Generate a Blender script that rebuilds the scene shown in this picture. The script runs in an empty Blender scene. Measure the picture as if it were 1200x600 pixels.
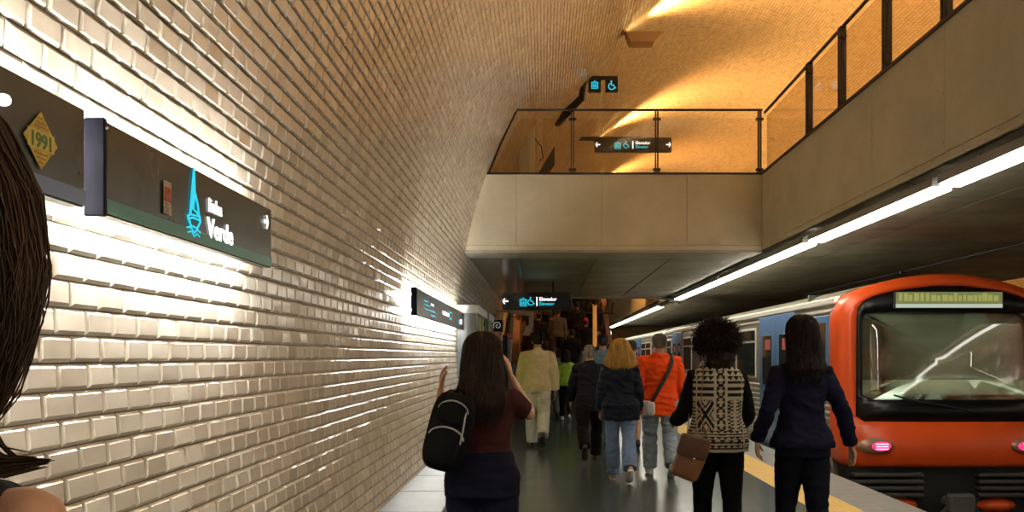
import bpy, bmesh, math, random
import numpy as np
from mathutils import Vector, Matrix, noise
random.seed(7); np.random.seed(7)
SC = bpy.context.scene
COL = SC.collection
PI = math.pi
V = Vector

# ------------------------------------------------------------------ materials
def mat(name, color, rough=0.6, metal=0.0, emit=None, estr=0.0, noise_amt=0.0, noise_scale=8.0, bump=0.0,
        bump_scale=60.0, spec=0.5, sheen=0.0, stretch=None):
    m = bpy.data.materials.new(name); m.use_nodes = True
    nt = m.node_tree; b = nt.nodes['Principled BSDF']
    b.inputs['Base Color'].default_value = (*color, 1)
    b.inputs['Roughness'].default_value = rough
    b.inputs['Metallic'].default_value = metal
    b.inputs['Specular IOR Level'].default_value = spec
    if sheen: b.inputs['Sheen Weight'].default_value = sheen
    if emit:
        b.inputs['Emission Color'].default_value = (*emit, 1); b.inputs['Emission Strength'].default_value = estr
    tc = None
    if noise_amt or bump:
        tc = nt.nodes.new('ShaderNodeTexCoord'); vec = tc.outputs['Object']
        if stretch:
            mp = nt.nodes.new('ShaderNodeMapping'); mp.inputs['Scale'].default_value = stretch
            nt.links.new(vec, mp.inputs['Vector']); vec = mp.outputs['Vector']
    if noise_amt:
        n = nt.nodes.new('ShaderNodeTexNoise'); n.inputs['Scale'].default_value = noise_scale
        n.inputs['Detail'].default_value = 6
        r = nt.nodes.new('ShaderNodeValToRGB')
        r.color_ramp.elements[0].position = .3; r.color_ramp.elements[1].position = .7
        r.color_ramp.elements[0].color = (*[c*(1-noise_amt) for c in color], 1)
        r.color_ramp.elements[1].color = (*[min(1, c*(1+noise_amt)) for c in color], 1)
        nt.links.new(vec, n.inputs['Vector']); nt.links.new(n.outputs['Fac'], r.inputs['Fac'])
        nt.links.new(r.outputs['Color'], b.inputs['Base Color'])
    if bump:
        n2 = nt.nodes.new('ShaderNodeTexNoise'); n2.inputs['Scale'].default_value = bump_scale
        n2.inputs['Detail'].default_value = 3
        bp = nt.nodes.new('ShaderNodeBump'); bp.inputs['Strength'].default_value = bump; bp.inputs['Distance'].default_value = .01
        nt.links.new(vec, n2.inputs['Vector']); nt.links.new(n2.outputs['Fac'], bp.inputs['Height'])
        nt.links.new(bp.outputs['Normal'], b.inputs['Normal'])
    return m

def fabric(name, c, rough=.85, amt=.18): return mat(name, c, rough, noise_amt=amt, noise_scale=14, bump=.25, bump_scale=220, spec=.08)
def glow(name, c, s): return mat(name, (0.02, 0.02, 0.02), .5, emit=c, estr=s)

def glass_mat(name, tint, clear=.85, rough=.03):
    m = bpy.data.materials.new(name); m.use_nodes = True; nt = m.node_tree
    for n in list(nt.nodes): nt.nodes.remove(n)
    out = nt.nodes.new('ShaderNodeOutputMaterial'); mix = nt.nodes.new('ShaderNodeMixShader')
    tr = nt.nodes.new('ShaderNodeBsdfTransparent'); tr.inputs['Color'].default_value = (*tint, 1)
    gl = nt.nodes.new('ShaderNodeBsdfGlossy'); gl.inputs['Roughness'].default_value = rough
    fr = nt.nodes.new('ShaderNodeFresnel'); ge = nt.nodes.new('ShaderNodeNewGeometry'); io = nt.nodes.new('ShaderNodeMapRange')
    io.inputs['To Min'].default_value = 1.5; io.inputs['To Max'].default_value = 1/1.5      # the same index on both faces of the pane
    nt.links.new(ge.outputs['Backfacing'], io.inputs['Value']); nt.links.new(io.outputs[0], fr.inputs['IOR'])
    mr = nt.nodes.new('ShaderNodeMapRange')
    mr.inputs['To Min'].default_value = 1-clear; mr.inputs['To Max'].default_value = 1
    nt.links.new(fr.outputs[0], mr.inputs['Value']); nt.links.new(mr.outputs[0], mix.inputs[0])
    nt.links.new(tr.outputs[0], mix.inputs[1]); nt.links.new(gl.outputs[0], mix.inputs[2])
    nt.links.new(mix.outputs[0], out.inputs['Surface'])
    return m

def attr_mat(name, attr, rough=.9):
    m = bpy.data.materials.new(name); m.use_nodes = True; nt = m.node_tree; b = nt.nodes['Principled BSDF']
    a = nt.nodes.new('ShaderNodeAttribute'); a.attribute_name = attr
    nt.links.new(a.outputs['Color'], b.inputs['Base Color']); b.inputs['Roughness'].default_value = rough
    b.inputs['Specular IOR Level'].default_value = .2
    return m

# ------------------------------------------------------------------ geometry buffer
class G:
    def __init__(s): s.v = []; s.f = []; s.m = []
    def add(s, vs, fs, m=0):
        b = len(s.v); s.v.extend(tuple(p) for p in vs); s.f.extend(tuple(i+b for i in f) for f in fs); s.m.extend([m]*len(fs)); return s
    def box(s, x0, x1, y0, y1, z0, z1, m=0, bev=0.0):
        if bev > 0:
            e = min(bev, .49*min(abs(x1-x0), abs(y1-y0), abs(z1-z0)))
            vs = []
            idx = {}
            for ix, X in enumerate((x0, x1)):
                for iy, Y in enumerate((y0, y1)):
                    for iz, Z in enumerate((z0, z1)):
                        sx, sy, sz = (1, -1)[ix], (1, -1)[iy], (1, -1)[iz]
                        idx[(ix, iy, iz)] = len(vs)
                        vs += [(X, Y+sy*e, Z+sz*e), (X+sx*e, Y, Z+sz*e), (X+sx*e, Y+sy*e, Z)]
            fs = []
            for a in range(3):
                o = [k for k in range(3) if k != a]
                for sd in (0, 1):
                    cyc = [(0, 0), (1, 0), (1, 1), (0, 1)]
                    q = []
                    for c in cyc:
                        k = [0, 0, 0]; k[a] = sd; k[o[0]] = c[0]; k[o[1]] = c[1]; q.append(idx[tuple(k)]+a)
                    fs.append(q)
                for c in ((0, 0), (1, 0), (0, 1), (1, 1)):
                    k0 = [0, 0, 0]; k0[o[0]] = c[0]; k0[o[1]] = c[1]; k1 = list(k0); k1[a] = 1
                    i0 = idx[tuple(k0)]; i1 = idx[tuple(k1)]
                    fs.append([i0+o[0], i0+o[1], i1+o[1], i1+o[0]])
            for i in idx.values(): fs.append([i, i+1, i+2])
            return s.add(vs, fs, m)
        vs = [(x0, y0, z0), (x1, y0, z0), (x1, y1, z0), (x0, y1, z0), (x0, y0, z1), (x1, y0, z1), (x1, y1, z1), (x0, y1, z1)]
        return s.add(vs, [(0, 3, 2, 1), (4, 5, 6, 7), (0, 1, 5, 4), (1, 2, 6, 5), (2, 3, 7, 6), (3, 0, 4, 7)], m)
    def rings(s, rs, m=0, cap=True, closed=True):
        n = len(rs[0]); vs = [p for r in rs for p in r]; fs = []
        for i in range(len(rs)-1):
            for j in range(n if closed else n-1):
                k = (j+1) % n
                fs.append((i*n+j, i*n+k, (i+1)*n+k, (i+1)*n+j))
        if cap:
            c0 = sum((V(p) for p in rs[0]), V())/n; c1 = sum((V(p) for p in rs[-1]), V())/n
            a = len(vs); vs += [c0, c1]
            for j in range(n):
                k = (j+1) % n
                fs.append((a, k, j)); fs.append((a+1, (len(rs)-1)*n+j, (len(rs)-1)*n+k))
        return s.add(vs, fs, m)
    def tube(s, pts, rad, n=10, m=0, flat=1.0, up=None, cap=True, round_ends=True):
        pts = [V(p) for p in pts]
        if not hasattr(rad, '__len__'): rad = [rad]*len(pts)
        rad = list(rad)
        if round_ends and len(pts) > 1:
            d0 = (pts[0]-pts[1]).normalized(); d1 = (pts[-1]-pts[-2]).normalized()
            P = []; Rr = []
            for a in (1.25, .7): P.append(pts[0]+d0*rad[0]*math.sin(a)); Rr.append(rad[0]*math.cos(a))
            P += pts; Rr += rad
            for a in (.7, 1.25): P.append(pts[-1]+d1*rad[-1]*math.sin(a)); Rr.append(rad[-1]*math.cos(a))
            pts, rad = P, Rr
        rs = []; ref = V(up) if up else None; u = None
        for i, p in enumerate(pts):
            t = (pts[min(i+1, len(pts)-1)]-pts[max(i-1, 0)]).normalized()
            if u is None:
                r0 = ref if ref and abs(ref.normalized().dot(t)) < .95 else (V((0, 0, 1)) if abs(t.z) < .8 else V((0, 1, 0)))
                u = (r0-t*r0.dot(t)).normalized()
            else:
                u = (u-t*u.dot(t)).normalized()
            w = t.cross(u)
            rs.append([p+(u*math.cos(a)*flat+w*math.sin(a))*rad[i] for a in [2*PI*k/n for k in range(n)]])
        return s.rings(rs, m, cap)
    def ell(s, c, r, nu=16, nv=10, m=0, rot=None):
        c = V(c); rs = []
        for i in range(nv+1):
            a = -PI/2+PI*(i*.98+.01*nv)/nv
            ring = []
            for k in range(nu):
                b = 2*PI*k/nu
                p = V((r[0]*math.cos(a)*math.cos(b), r[1]*math.cos(a)*math.sin(b), r[2]*math.sin(a)))
                if rot: p = rot @ p
                ring.append(c+p)
            rs.append(ring)
        return s.rings(rs, m, True)
    def prism(s, poly, axis, a, b, m=0):
        """poly in the two other axes (order x,y,z without axis), extruded between a and b on axis"""
        n = len(poly)
        def P(p, t):
            q = list(p); q.insert(axis, t); return tuple(q)
        vs = [P(p, a) for p in poly]+[P(p, b) for p in poly]
        fs = [tuple(range(n))[::-1], tuple(range(n, 2*n))]+[(i, (i+1) % n, n+(i+1) % n, n+i) for i in range(n)]
        return s.add(vs, fs, m)
    def shift(s, d): s.v = [(p[0]+d[0], p[1]+d[1], p[2]+d[2]) for p in s.v]; return s
    def xf(s, M): s.v = [tuple(M @ V(p)) for p in s.v]; return s
    def mesh(s, name, mats, smooth=False):
        me = bpy.data.meshes.new(name); me.from_pydata(s.v, [], s.f)
        for mm in (mats if isinstance(mats, (list, tuple)) else [mats]): me.materials.append(mm)
        me.polygons.foreach_set('material_index', s.m)
        me.polygons.foreach_set('use_smooth', [smooth]*len(s.f))
        me.update()
        bm = bmesh.new(); bm.from_mesh(me); bmesh.ops.recalc_face_normals(bm, faces=bm.faces); bm.to_mesh(me); bm.free()
        return me
    def build(s, name, mats, parent=None, smooth=False, loc=None):
        o = bpy.data.objects.new(name, s.mesh(name, mats, smooth)); COL.objects.link(o)
        if parent: o.parent = parent
        if loc: o.location = loc
        return o

def remesh(g, name, mats, vox, smooth_it=3, parent=None, amp=0.0, freq=9.0, stretch=(1, 1, 1), seed=0, paint=None, smooth_fac=.5, folds=False):
    me0 = bpy.data.meshes.new('tmp'); me0.from_pydata(g.v, [], g.f); me0.update()
    bm = bmesh.new(); bm.from_mesh(me0); bmesh.ops.recalc_face_normals(bm, faces=bm.faces); bm.to_mesh(me0); bm.free()
    o = bpy.data.objects.new('tmp', me0); COL.objects.link(o)
    r = o.modifiers.new('r', 'REMESH'); r.mode = 'VOXEL'; r.voxel_size = vox
    if smooth_it:
        sm = o.modifiers.new('s', 'SMOOTH'); sm.factor = smooth_fac; sm.iterations = smooth_it
    dg = bpy.context.evaluated_depsgraph_get()
    me = bpy.data.meshes.new_from_object(o.evaluated_get(dg))
    bpy.data.objects.remove(o); bpy.data.meshes.remove(me0)
    me.name = name
    me.materials.clear()
    for mm in (mats if isinstance(mats, (list, tuple)) else [mats]): me.materials.append(mm)
    me.polygons.foreach_set('use_smooth', [True]*len(me.polygons))
    if amp:
        off = V((seed*3.7, seed*1.3, seed*.9))
        cos = [v.co.copy() for v in me.vertices]; nos = [v.normal.copy() for v in me.vertices]
        for v, c, n in zip(me.vertices, cos, nos):
            q = V((c.x*stretch[0], c.y*stretch[1], c.z*stretch[2]))*freq+off
            d = noise.noise(q)+.5*noise.noise(q*2.1)
            if folds:
                w = V((q.x*.55+q.z*.35, q.y*.55, q.z*1.25))*1.25
                d = .5*d+1.1*(.45-abs(noise.noise(w)*1.6))+.45*(.4-abs(noise.noise(w*2.2+off)*1.6))
            v.co = c+n*d*amp
    if paint: paint(me)
    me.update()
    ob = bpy.data.objects.new(name, me); COL.objects.link(ob)
    if parent: ob.parent = parent
    return ob

def tag(o, label=None, cat=None, group=None, kind=None):
    if label: o['label'] = label
    if cat: o['category'] = cat
    if group: o['group'] = group
    if kind: o['kind'] = kind
    return o
def empty(name, loc=(0, 0, 0), rz=0, label=None, cat=None, group=None):
    o = bpy.data.objects.new(name, None); COL.objects.link(o); o.location = loc; o.rotation_euler = (0, 0, rz)
    o.empty_display_size = .1
    return tag(o, label, cat, group)
def struct(o): o['kind'] = 'structure'; return o
def text_mesh(txt, size, name, m, bold=0.0, extrude=.002, align='LEFT'):
    cu = bpy.data.curves.new('t', 'FONT'); cu.body = txt; cu.size = size; cu.offset = bold; cu.extrude = extrude
    cu.align_x = align; cu.resolution_u = 4
    o = bpy.data.objects.new('t', cu); COL.objects.link(o)
    me = bpy.data.meshes.new_from_object(o.evaluated_get(bpy.context.evaluated_depsgraph_get()))
    bpy.data.objects.remove(o); me.name = name; me.materials.clear(); me.materials.append(m)
    return me
def put_mesh(me, name, parent, M):
    o = bpy.data.objects.new(name, me); COL.objects.link(o); o.parent = parent; o.matrix_local = M; return o
# frame whose local x runs along +Y (into the tunnel), local y up, facing +X : writing on the left wall
def wall_frame(x, y, z): return Matrix(((0, 0, 1, x), (1, 0, 0, y), (0, 1, 0, z), (0, 0, 0, 1)))
# facing the camera (-Y): local x = +X, local y = up
def face_frame(x, y, z): return Matrix(((1, 0, 0, x), (0, 0, -1, y), (0, 1, 0, z), (0, 0, 0, 1)))

# ------------------------------------------------------------------ camera
cam_d = bpy.data.cameras.new('camera'); cam = bpy.data.objects.new('camera', cam_d); COL.objects.link(cam)
cam.location = (0, 0, 1.5); cam.rotation_euler = (PI/2, 0, 0)
cam_d.sensor_width = 36; cam_d.lens = 30; cam_d.shift_x = -0.0308; cam_d.shift_y = .0975; cam_d.clip_start = .05
SC.camera = cam
SC.view_settings.view_transform = 'Standard'; SC.view_settings.look = 'None'; SC.view_settings.gamma = 1
SC.view_settings.exposure = 0.0
w = bpy.data.worlds.new('world'); SC.world = w; w.use_nodes = True
w.node_tree.nodes['Background'].inputs[0].default_value = (.9, .85, .75, 1)
w.node_tree.nodes['Background'].inputs[1].default_value = .05

# ------------------------------------------------------------------ vault geometry
CX, CZ, R = 5.7, 1.8, 7.0
def wall_x(z): return CX-math.sqrt(R*R-(z-CZ)**2)
A0 = math.asin(-CZ/R)
def vault(s, y, h):
    a = A0+s/R
    return (CX-(R-h)*math.cos(a), y, CZ+(R-h)*math.sin(a))
# ------------------------------------------------------------------ surface materials
def tile_material(geo=True):
    m = bpy.data.materials.new('glazed_tile' if geo else 'glazed_tile_plain'); m.use_nodes = True
    nt = m.node_tree; b = nt.nodes['Principled BSDF']; L = nt.links
    b.inputs['Roughness'].default_value = .16; b.inputs['Specular IOR Level'].default_value = .55
    tc = nt.nodes.new('ShaderNodeTexCoord')
    if geo:
        a = nt.nodes.new('ShaderNodeAttribute'); a.attribute_name = 'shade'
        r = nt.nodes.new('ShaderNodeValToRGB')
        r.color_ramp.elements[0].color = (.49, .437, .350, 1); r.color_ramp.elements[1].color = (.63, .572, .475, 1)
        L.new(a.outputs['Fac'], r.inputs['Fac'])
        n = nt.nodes.new('ShaderNodeTexNoise'); n.inputs['Scale'].default_value = 22; n.inputs['Detail'].default_value = 2
        L.new(tc.outputs['Object'], n.inputs['Vector'])
        bp = nt.nodes.new('ShaderNodeBump'); bp.inputs['Strength'].default_value = .18; bp.inputs['Distance'].default_value = .01
        L.new(n.outputs['Fac'], bp.inputs['Height']); L.new(bp.outputs['Normal'], b.inputs['Normal'])
        L.new(r.outputs['Color'], b.inputs['Base Color'])
    else:
        br = nt.nodes.new('ShaderNodeTexBrick'); br.inputs['Scale'].default_value = 1
        br.inputs['Brick Width'].default_value = .15; br.inputs['Row Height'].default_value = .075; br.inputs['Mortar Size'].default_value = .006
        br.inputs['Color1'].default_value = (.52, .47, .39, 1); br.inputs['Color2'].default_value = (.64, .59, .51, 1)
        br.inputs['Mortar'].default_value = (.16, .14, .12, 1); br.inputs['Mortar Smooth'].default_value = .6
        L.new(tc.outputs['UV'], br.inputs['Vector']); L.new(br.outputs['Color'], b.inputs['Base Color'])
        bp = nt.nodes.new('ShaderNodeBump'); bp.inputs['Strength'].default_value = .5; bp.inputs['Distance'].default_value = .01; bp.invert = True
        L.new(br.outputs['Fac'], bp.inputs['Height']); L.new(bp.outputs['Normal'], b.inputs['Normal'])
        b.inputs['Roughness'].default_value = .25
    return m
M_TILE = tile_material(True); M_TILE2 = tile_material(False)
M_GROUT = mat('grout', (.17, .145, .115), .9)

def concrete(name, c, stain=.35, rough=.75, scale=1.2):
    m = bpy.data.materials.new(name); m.use_nodes = True; nt = m.node_tree; b = nt.nodes['Principled BSDF']; L = nt.links
    tc = nt.nodes.new('ShaderNodeTexCoord')
    n1 = nt.nodes.new('ShaderNodeTexNoise'); n1.inputs['Scale'].default_value = scale; n1.inputs['Detail'].default_value = 9; n1.inputs['Roughness'].default_value = .65
    n2 = nt.nodes.new('ShaderNodeTexNoise'); n2.inputs['Scale'].default_value = 45; n2.inputs['Detail'].default_value = 4
    mx = nt.nodes.new('ShaderNodeMath'); mx.operation = 'MULTIPLY_ADD'; mx.inputs[1].default_value = .3
    L.new(tc.outputs['Object'], n1.inputs['Vector']); L.new(tc.outputs['Object'], n2.inputs['Vector'])
    L.new(n2.outputs['Fac'], mx.inputs[0]); L.new(n1.outputs['Fac'], mx.inputs[2])
    r = nt.nodes.new('ShaderNodeValToRGB')
    r.color_ramp.elements[0].position = .45; r.color_ramp.elements[1].position = .85
    r.color_ramp.elements[0].color = (*[x*(1-stain) for x in c], 1); r.color_ramp.elements[1].color = (*[min(1, x*(1+stain*.35)) for x in c], 1)
    L.new(mx.outputs[0], r.inputs['Fac']); L.new(r.outputs['Color'], b.inputs['Base Color'])
    b.inputs['Roughness'].default_value = rough; b.inputs['Specular IOR Level'].default_value = .3
    bp = nt.nodes.new('ShaderNodeBump'); bp.inputs['Strength'].default_value = .15; bp.inputs['Distance'].default_value = .01
    L.new(n2.outputs['Fac'], bp.inputs['Height']); L.new(bp.outputs['Normal'], b.inputs['Normal'])
    return m
M_CONC = concrete('fair_concrete', (.56, .515, .375), .20, .7)
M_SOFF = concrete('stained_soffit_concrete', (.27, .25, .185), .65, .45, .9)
M_SOFL = concrete('pale_soffit_strip', (.36, .33, .27), .3, .6)
M_BED = concrete('track_ballast', (.035, .033, .03), .5, .9, 5)
M_EDGE = concrete('platform_edge_stone', (.33, .33, .31), .2, .5, 6)
M_STEEL = mat('grey_steel', (.30, .31, .31), .4, .7)
M_DARK = mat('dark_bronze_metal', (.035, .026, .022), .45, .5)
M_BLACK = mat('black_plastic', (.008, .008, .009), .3)
M_SIGN = mat('sign_face', (.040, .050, .043), .25, noise_amt=.35, noise_scale=3)
M_NAVY = mat('sign_end_cap', (.006, .006, .015), .5, spec=.08)
M_GREEN = mat('sign_green', (.012, .15, .10), .3)
M_BLUE = mat('sign_blue', (.10, .15, .28), .3)
M_WHITE_E = glow('lit_white', (1, .98, .95), 1.6)
M_CYAN_E = glow('lit_cyan', (.02, .62, .80), 1.1)
M_TUBE = glow('sign_tube', (1, .97, .9), 165)
M_LAMP = glow('fluorescent_diffuser', (1, .95, .81), 20)
M_LAMP_FAR = glow('far_platform_diffuser', (1, .96, .84), 5)
M_WLAMP = glow('warm_lamp_lens', (1, .62, .22), 6)
M_GLASS = glass_mat('balustrade_glass', (.95, .90, .82), 1.0)

def floor_mat():
    m = bpy.data.materials.new('polished_floor_tile'); m.use_nodes = True; nt = m.node_tree; b = nt.nodes['Principled BSDF']; L = nt.links
    tc = nt.nodes.new('ShaderNodeTexCoord')
    br = nt.nodes.new('ShaderNodeTexBrick'); br.offset = 0; br.inputs['Scale'].default_value = 1
    br.inputs['Brick Width'].default_value = .6; br.inputs['Row Height'].default_value = .6; br.inputs['Mortar Size'].default_value = .004
    br.inputs['Color1'].default_value = (.050, .063, .055, 1); br.inputs['Color2'].default_value = (.062, .077, .068, 1); br.inputs['Mortar'].default_value = (.03, .033, .03, 1)
    n = nt.nodes.new('ShaderNodeTexNoise'); n.inputs['Scale'].default_value = 3; n.inputs['Detail'].default_value = 8
    mr = nt.nodes.new('ShaderNodeMapRange'); mr.inputs['To Min'].default_value = .17; mr.inputs['To Max'].default_value = .27
    L.new(tc.outputs['Object'], br.inputs['Vector']); L.new(tc.outputs['Object'], n.inputs['Vector'])
    L.new(n.outputs['Fac'], mr.inputs['Value']); L.new(mr.outputs[0], b.inputs['Roughness'])
    L.new(br.outputs['Color'], b.inputs['Base Color'])
    return m
M_FLOOR = floor_mat()

def tactile():
    m = bpy.data.materials.new('yellow_tactile'); m.use_nodes = True; nt = m.node_tree; b = nt.nodes['Principled BSDF']; L = nt.links
    b.inputs['Base Color'].default_value = (.85, .58, .18, 1); b.inputs['Roughness'].default_value = .6
    return m
M_YEL = tactile()

# ------------------------------------------------------------------ vault with real bevelled tiles
YN, YF = -12.0, 46.0
def build_vault():
    rows = 196; y0, y1 = -1.2, 41.0; W, H = .15, .075
    ny = int((y1-y0)/W); rr = np.arange(rows); cc = np.arange(ny+1)
    rI, cI = np.meshgrid(rr, cc, indexing='ij'); rI = rI.ravel(); cI = cI.ravel(); n = len(rI)
    sc = (rI+.5)*H; yc = y0+(cI+.5*(rI % 2))*W
    rng = np.random.default_rng(3)
    jy = rng.normal(0, .0008, n); sc = sc+rng.normal(0, .0005, n); yc = yc+jy
    hw, hh, bv = .0725, .0352, .0105
    S = []; Yy = []; Hh = []
    tilt = rng.normal(0, .0006, (n, 2))
    for k, (a, b) in enumerate(((-1, -1), (1, -1), (1, 1), (-1, 1))):
        S.append(sc+b*hh); Yy.append(yc+a*hw); Hh.append(np.full(n, .003))
    for k, (a, b) in enumerate(((-1, -1), (1, -1), (1, 1), (-1, 1))):
        S.append(sc+b*(hh-bv)); Yy.append(yc+a*(hw-bv)); Hh.append(.0125+a*tilt[:, 0]+b*tilt[:, 1])
    S = np.stack(S, 1); Yy = np.stack(Yy, 1); Hh = np.stack(Hh, 1)
    A = A0+S/R
    P = np.stack([CX-(R-Hh)*np.cos(A), Yy, CZ+(R-Hh)*np.sin(A)], -1).reshape(-1, 3)
    base = (np.arange(n)*8)[:, None, None]
    Q = np.array([[4, 5, 6, 7], [0, 1, 5, 4], [1, 2, 6, 5], [2, 3, 7, 6], [3, 0, 4, 7]])[None]+base
    Q = Q.reshape(-1, 4)
    # backing surface (grout) continuing all round
    segs = 96; amax = PI-2*A0+.0
    gv = []; gf = []; gm = []; uv = []
    ys = [YN, y0, y1+.1, YF]
    off = len(P); tot = PI-2*A0
    srows = rows*H/R
    angs = list(np.linspace(0, srows, 40))+list(np.linspace(srows, tot, 41)[1:])
    for y in ys:
        for a in angs:
            aa = A0+a; gv.append((CX-R*math.cos(aa), y, CZ+R*math.sin(aa)))
    na = len(angs); Q2 = []; M2 = []; UV2 = []
    for j in range(3):
        for i in range(na-1):
            Q2.append((off+j*na+i, off+j*na+i+1, off+(j+1)*na+i+1, off+(j+1)*na+i))
            M2.append(1 if (j == 1 and i < 39) else 2)
            UV2 += [(ys[j], angs[i]*R), (ys[j], angs[i+1]*R), (ys[j+1], angs[i+1]*R), (ys[j+1], angs[i]*R)]
    allv = np.concatenate([P, np.array(gv)]); allq = np.concatenate([Q, np.array(Q2)])
    me = bpy.data.meshes.new('vault_tiles')
    me.vertices.add(len(allv)); me.vertices.foreach_set('co', allv.ravel())
    me.loops.add(allq.size); me.loops.foreach_set('vertex_index', allq.ravel().astype(np.int32))
    me.polygons.add(len(allq)); me.polygons.foreach_set('loop_start', (np.arange(len(allq))*4).astype(np.int32))
    me.polygons.foreach_set('material_index', np.array([0]*len(Q)+M2, dtype=np.int32))
    me.update(calc_edges=True); me.validate()
    me.polygons.foreach_set('use_smooth', [False]*len(me.polygons))
    u = me.uv_layers.new(name='UVMap'); arr = np.zeros((allq.size, 2)); arr[len(Q)*4:] = np.array(UV2); u.data.foreach_set('uv', arr.ravel())
    at = me.attributes.new('shade', 'FLOAT', 'FACE')
    sh = np.repeat(np.clip(rng.normal(.5, .28, n), 0, 1), 5); at.data.foreach_set('value', np.concatenate([sh, np.full(len(Q2), .5)]))
    for mm in (M_TILE, M_GROUT, M_TILE2): me.materials.append(mm)
    o = bpy.data.objects.new('wall_vault', me); COL.objects.link(o); struct(o)
    return o
build_vault()

# ------------------------------------------------------------------ floors, bed, end walls
XE = 3.69
g = G(); g.box(-1.07, 2.63, YN, YF, -.3, 0); struct(g.build('floor', M_FLOOR))
g = G(); g.box(3.09, XE, YN, YF, -.3, 0); g.box(3.45, XE-.02, YN, YF, -1.1, -.3)
struct(g.build('trim_platform_edge', M_EDGE))
def tactile_strip():
    g = G(); g.box(2.63, 3.09, YN, YF, -.3, 0)
    for k in range(int(20/.05)):
        y = 3.5+k*.05
        for i in range(9):
            x = 2.66+i*.05
            vs = []; n = 6
            for rad, z in ((.016, 0), (.010, .005)):
                vs += [(x+rad*math.cos(2*PI*j/n), y+rad*math.sin(2*PI*j/n), z) for j in range(n)]
            g.add(vs, [tuple(range(n, 2*n))]+[(j, (j+1) % n, n+(j+1) % n, n+j) for j in range(n)])
    return struct(g.build('trim_tactile_strip', M_YEL))
tactile_strip()
g = G(); g.box(XE-.3, 9.4, YN, YF, -1.3, -1.1); struct(g.build('floor_track_bed', M_BED))
g = G(); g.box(9.4, 12.46, YN, YF, -1.1, 0); struct(g.build('floor_far_platform', M_FLOOR))
M_BACK = concrete('brown_wall', (.30, .17, .08), .35, .8, 2)
g = G(); g.box(-1.6, 13, YF, YF+.3, -1.3, 9); struct(g.build('wall_end', M_BACK))
g = G(); g.box(-1.6, 13, YN-.3, YN, -1.3, 9); struct(g.build('wall_back', mat('back_wall_plaster', (.35, .31, .26), .8, noise_amt=.2)))
for i, x in enumerate((4.45, 5.9)):
    pass

# ------------------------------------------------------------------ bridge (crosses the platform) and mezzanine over the tracks
YB0, YB1, XF = 12.8, 23.0, 3.28
ZL, ZS, ZT = 3.09, 3.16, 4.22     # bottom lip, seam, top
def stud(g, x, y, z, axis):
    r = .011
    if axis == 'y': g.box(x-r, x+r, y-.006, y, z-r, z+r)
    else: g.box(x-.006, x, y-r, y+r, z-r, z+r)
def bridge():
    top = empty('wall_bridge', (0, YB0, 3.0)); struct(top); p = lambda v: v
    T = Matrix.Translation((0, -YB0, -3.0))
    g = G(); xl0 = wall_x(ZS)-.05; xl1 = wall_x(ZT)-.02
    # core
    g.box(-1.35, XF+.1, YB0+.03, YB1-.02, ZL-.0, ZT-.02)
    g.xf(T).build('core', M_SOFF, top)
    xs = [-1.4, (605-637)*.0128, (705-637)*.0128, (805-637)*.0128, XF]
    for a, b in zip(xs[:-1], xs[1:]):
        g = G(); g.box(a+.003, b-.003, YB0, YB0+.05, ZS+.004, ZT)
        for z in (ZS+.28, ZS+.62, ZS+.95):
            stud(g, a+.03, YB0, z, 'y')
        g.xf(T).build('panel', M_CONC, top)
    g = G(); g.box(-1.4, XF, YB0, YB0+.05, ZL, ZS-.003)
    k = -1.2
    while k < XF: stud(g, k, YB0, ZS-.012, 'y'); k += .42
    g.xf(T).build('lip', M_CONC, top)
    g = G(); g.box(-1.4, XF, YB0, YB0+.75, ZL-.04, ZL-.001); g.xf(T).build('soffit_edge', M_SOFL, top)
    g = G(); g.box(-1.4, -.40, YB0+.75, YB1, ZL-.035, ZL-.001); g.xf(T).build('soffit_panel', mat('smooth_soffit_metal', (.30, .29, .25), .22, .3), top)
    xs = [-.40, .84, 2.04, XF-.02]; ysr = [13.56, 15.9, 18.3, 20.6, 22.6]
    for a, b in zip(xs[:-1], xs[1:]):
        for c, d in zip(ysr[:-1], ysr[1:]):
            g = G(); g.box(a+.02, b-.02, c+.015, d-.015, ZL-.03, ZL-.001); g.xf(T).build('soffit_panel', M_SOFF, top)
    g = G(); g.box(-.4, XF-.02, YB0+.75, 22.6, ZL-.012, ZL+.02); g.xf(T).build('soffit_joint', mat('joint_grey', (.30, .28, .22), .7), top)
    g = G(); g.box(-1.4, XF-.02, 22.6, 23.02, ZL-.05, ZT); g.xf(T).build('rear_beam', M_SOFL, top)
bridge()
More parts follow.
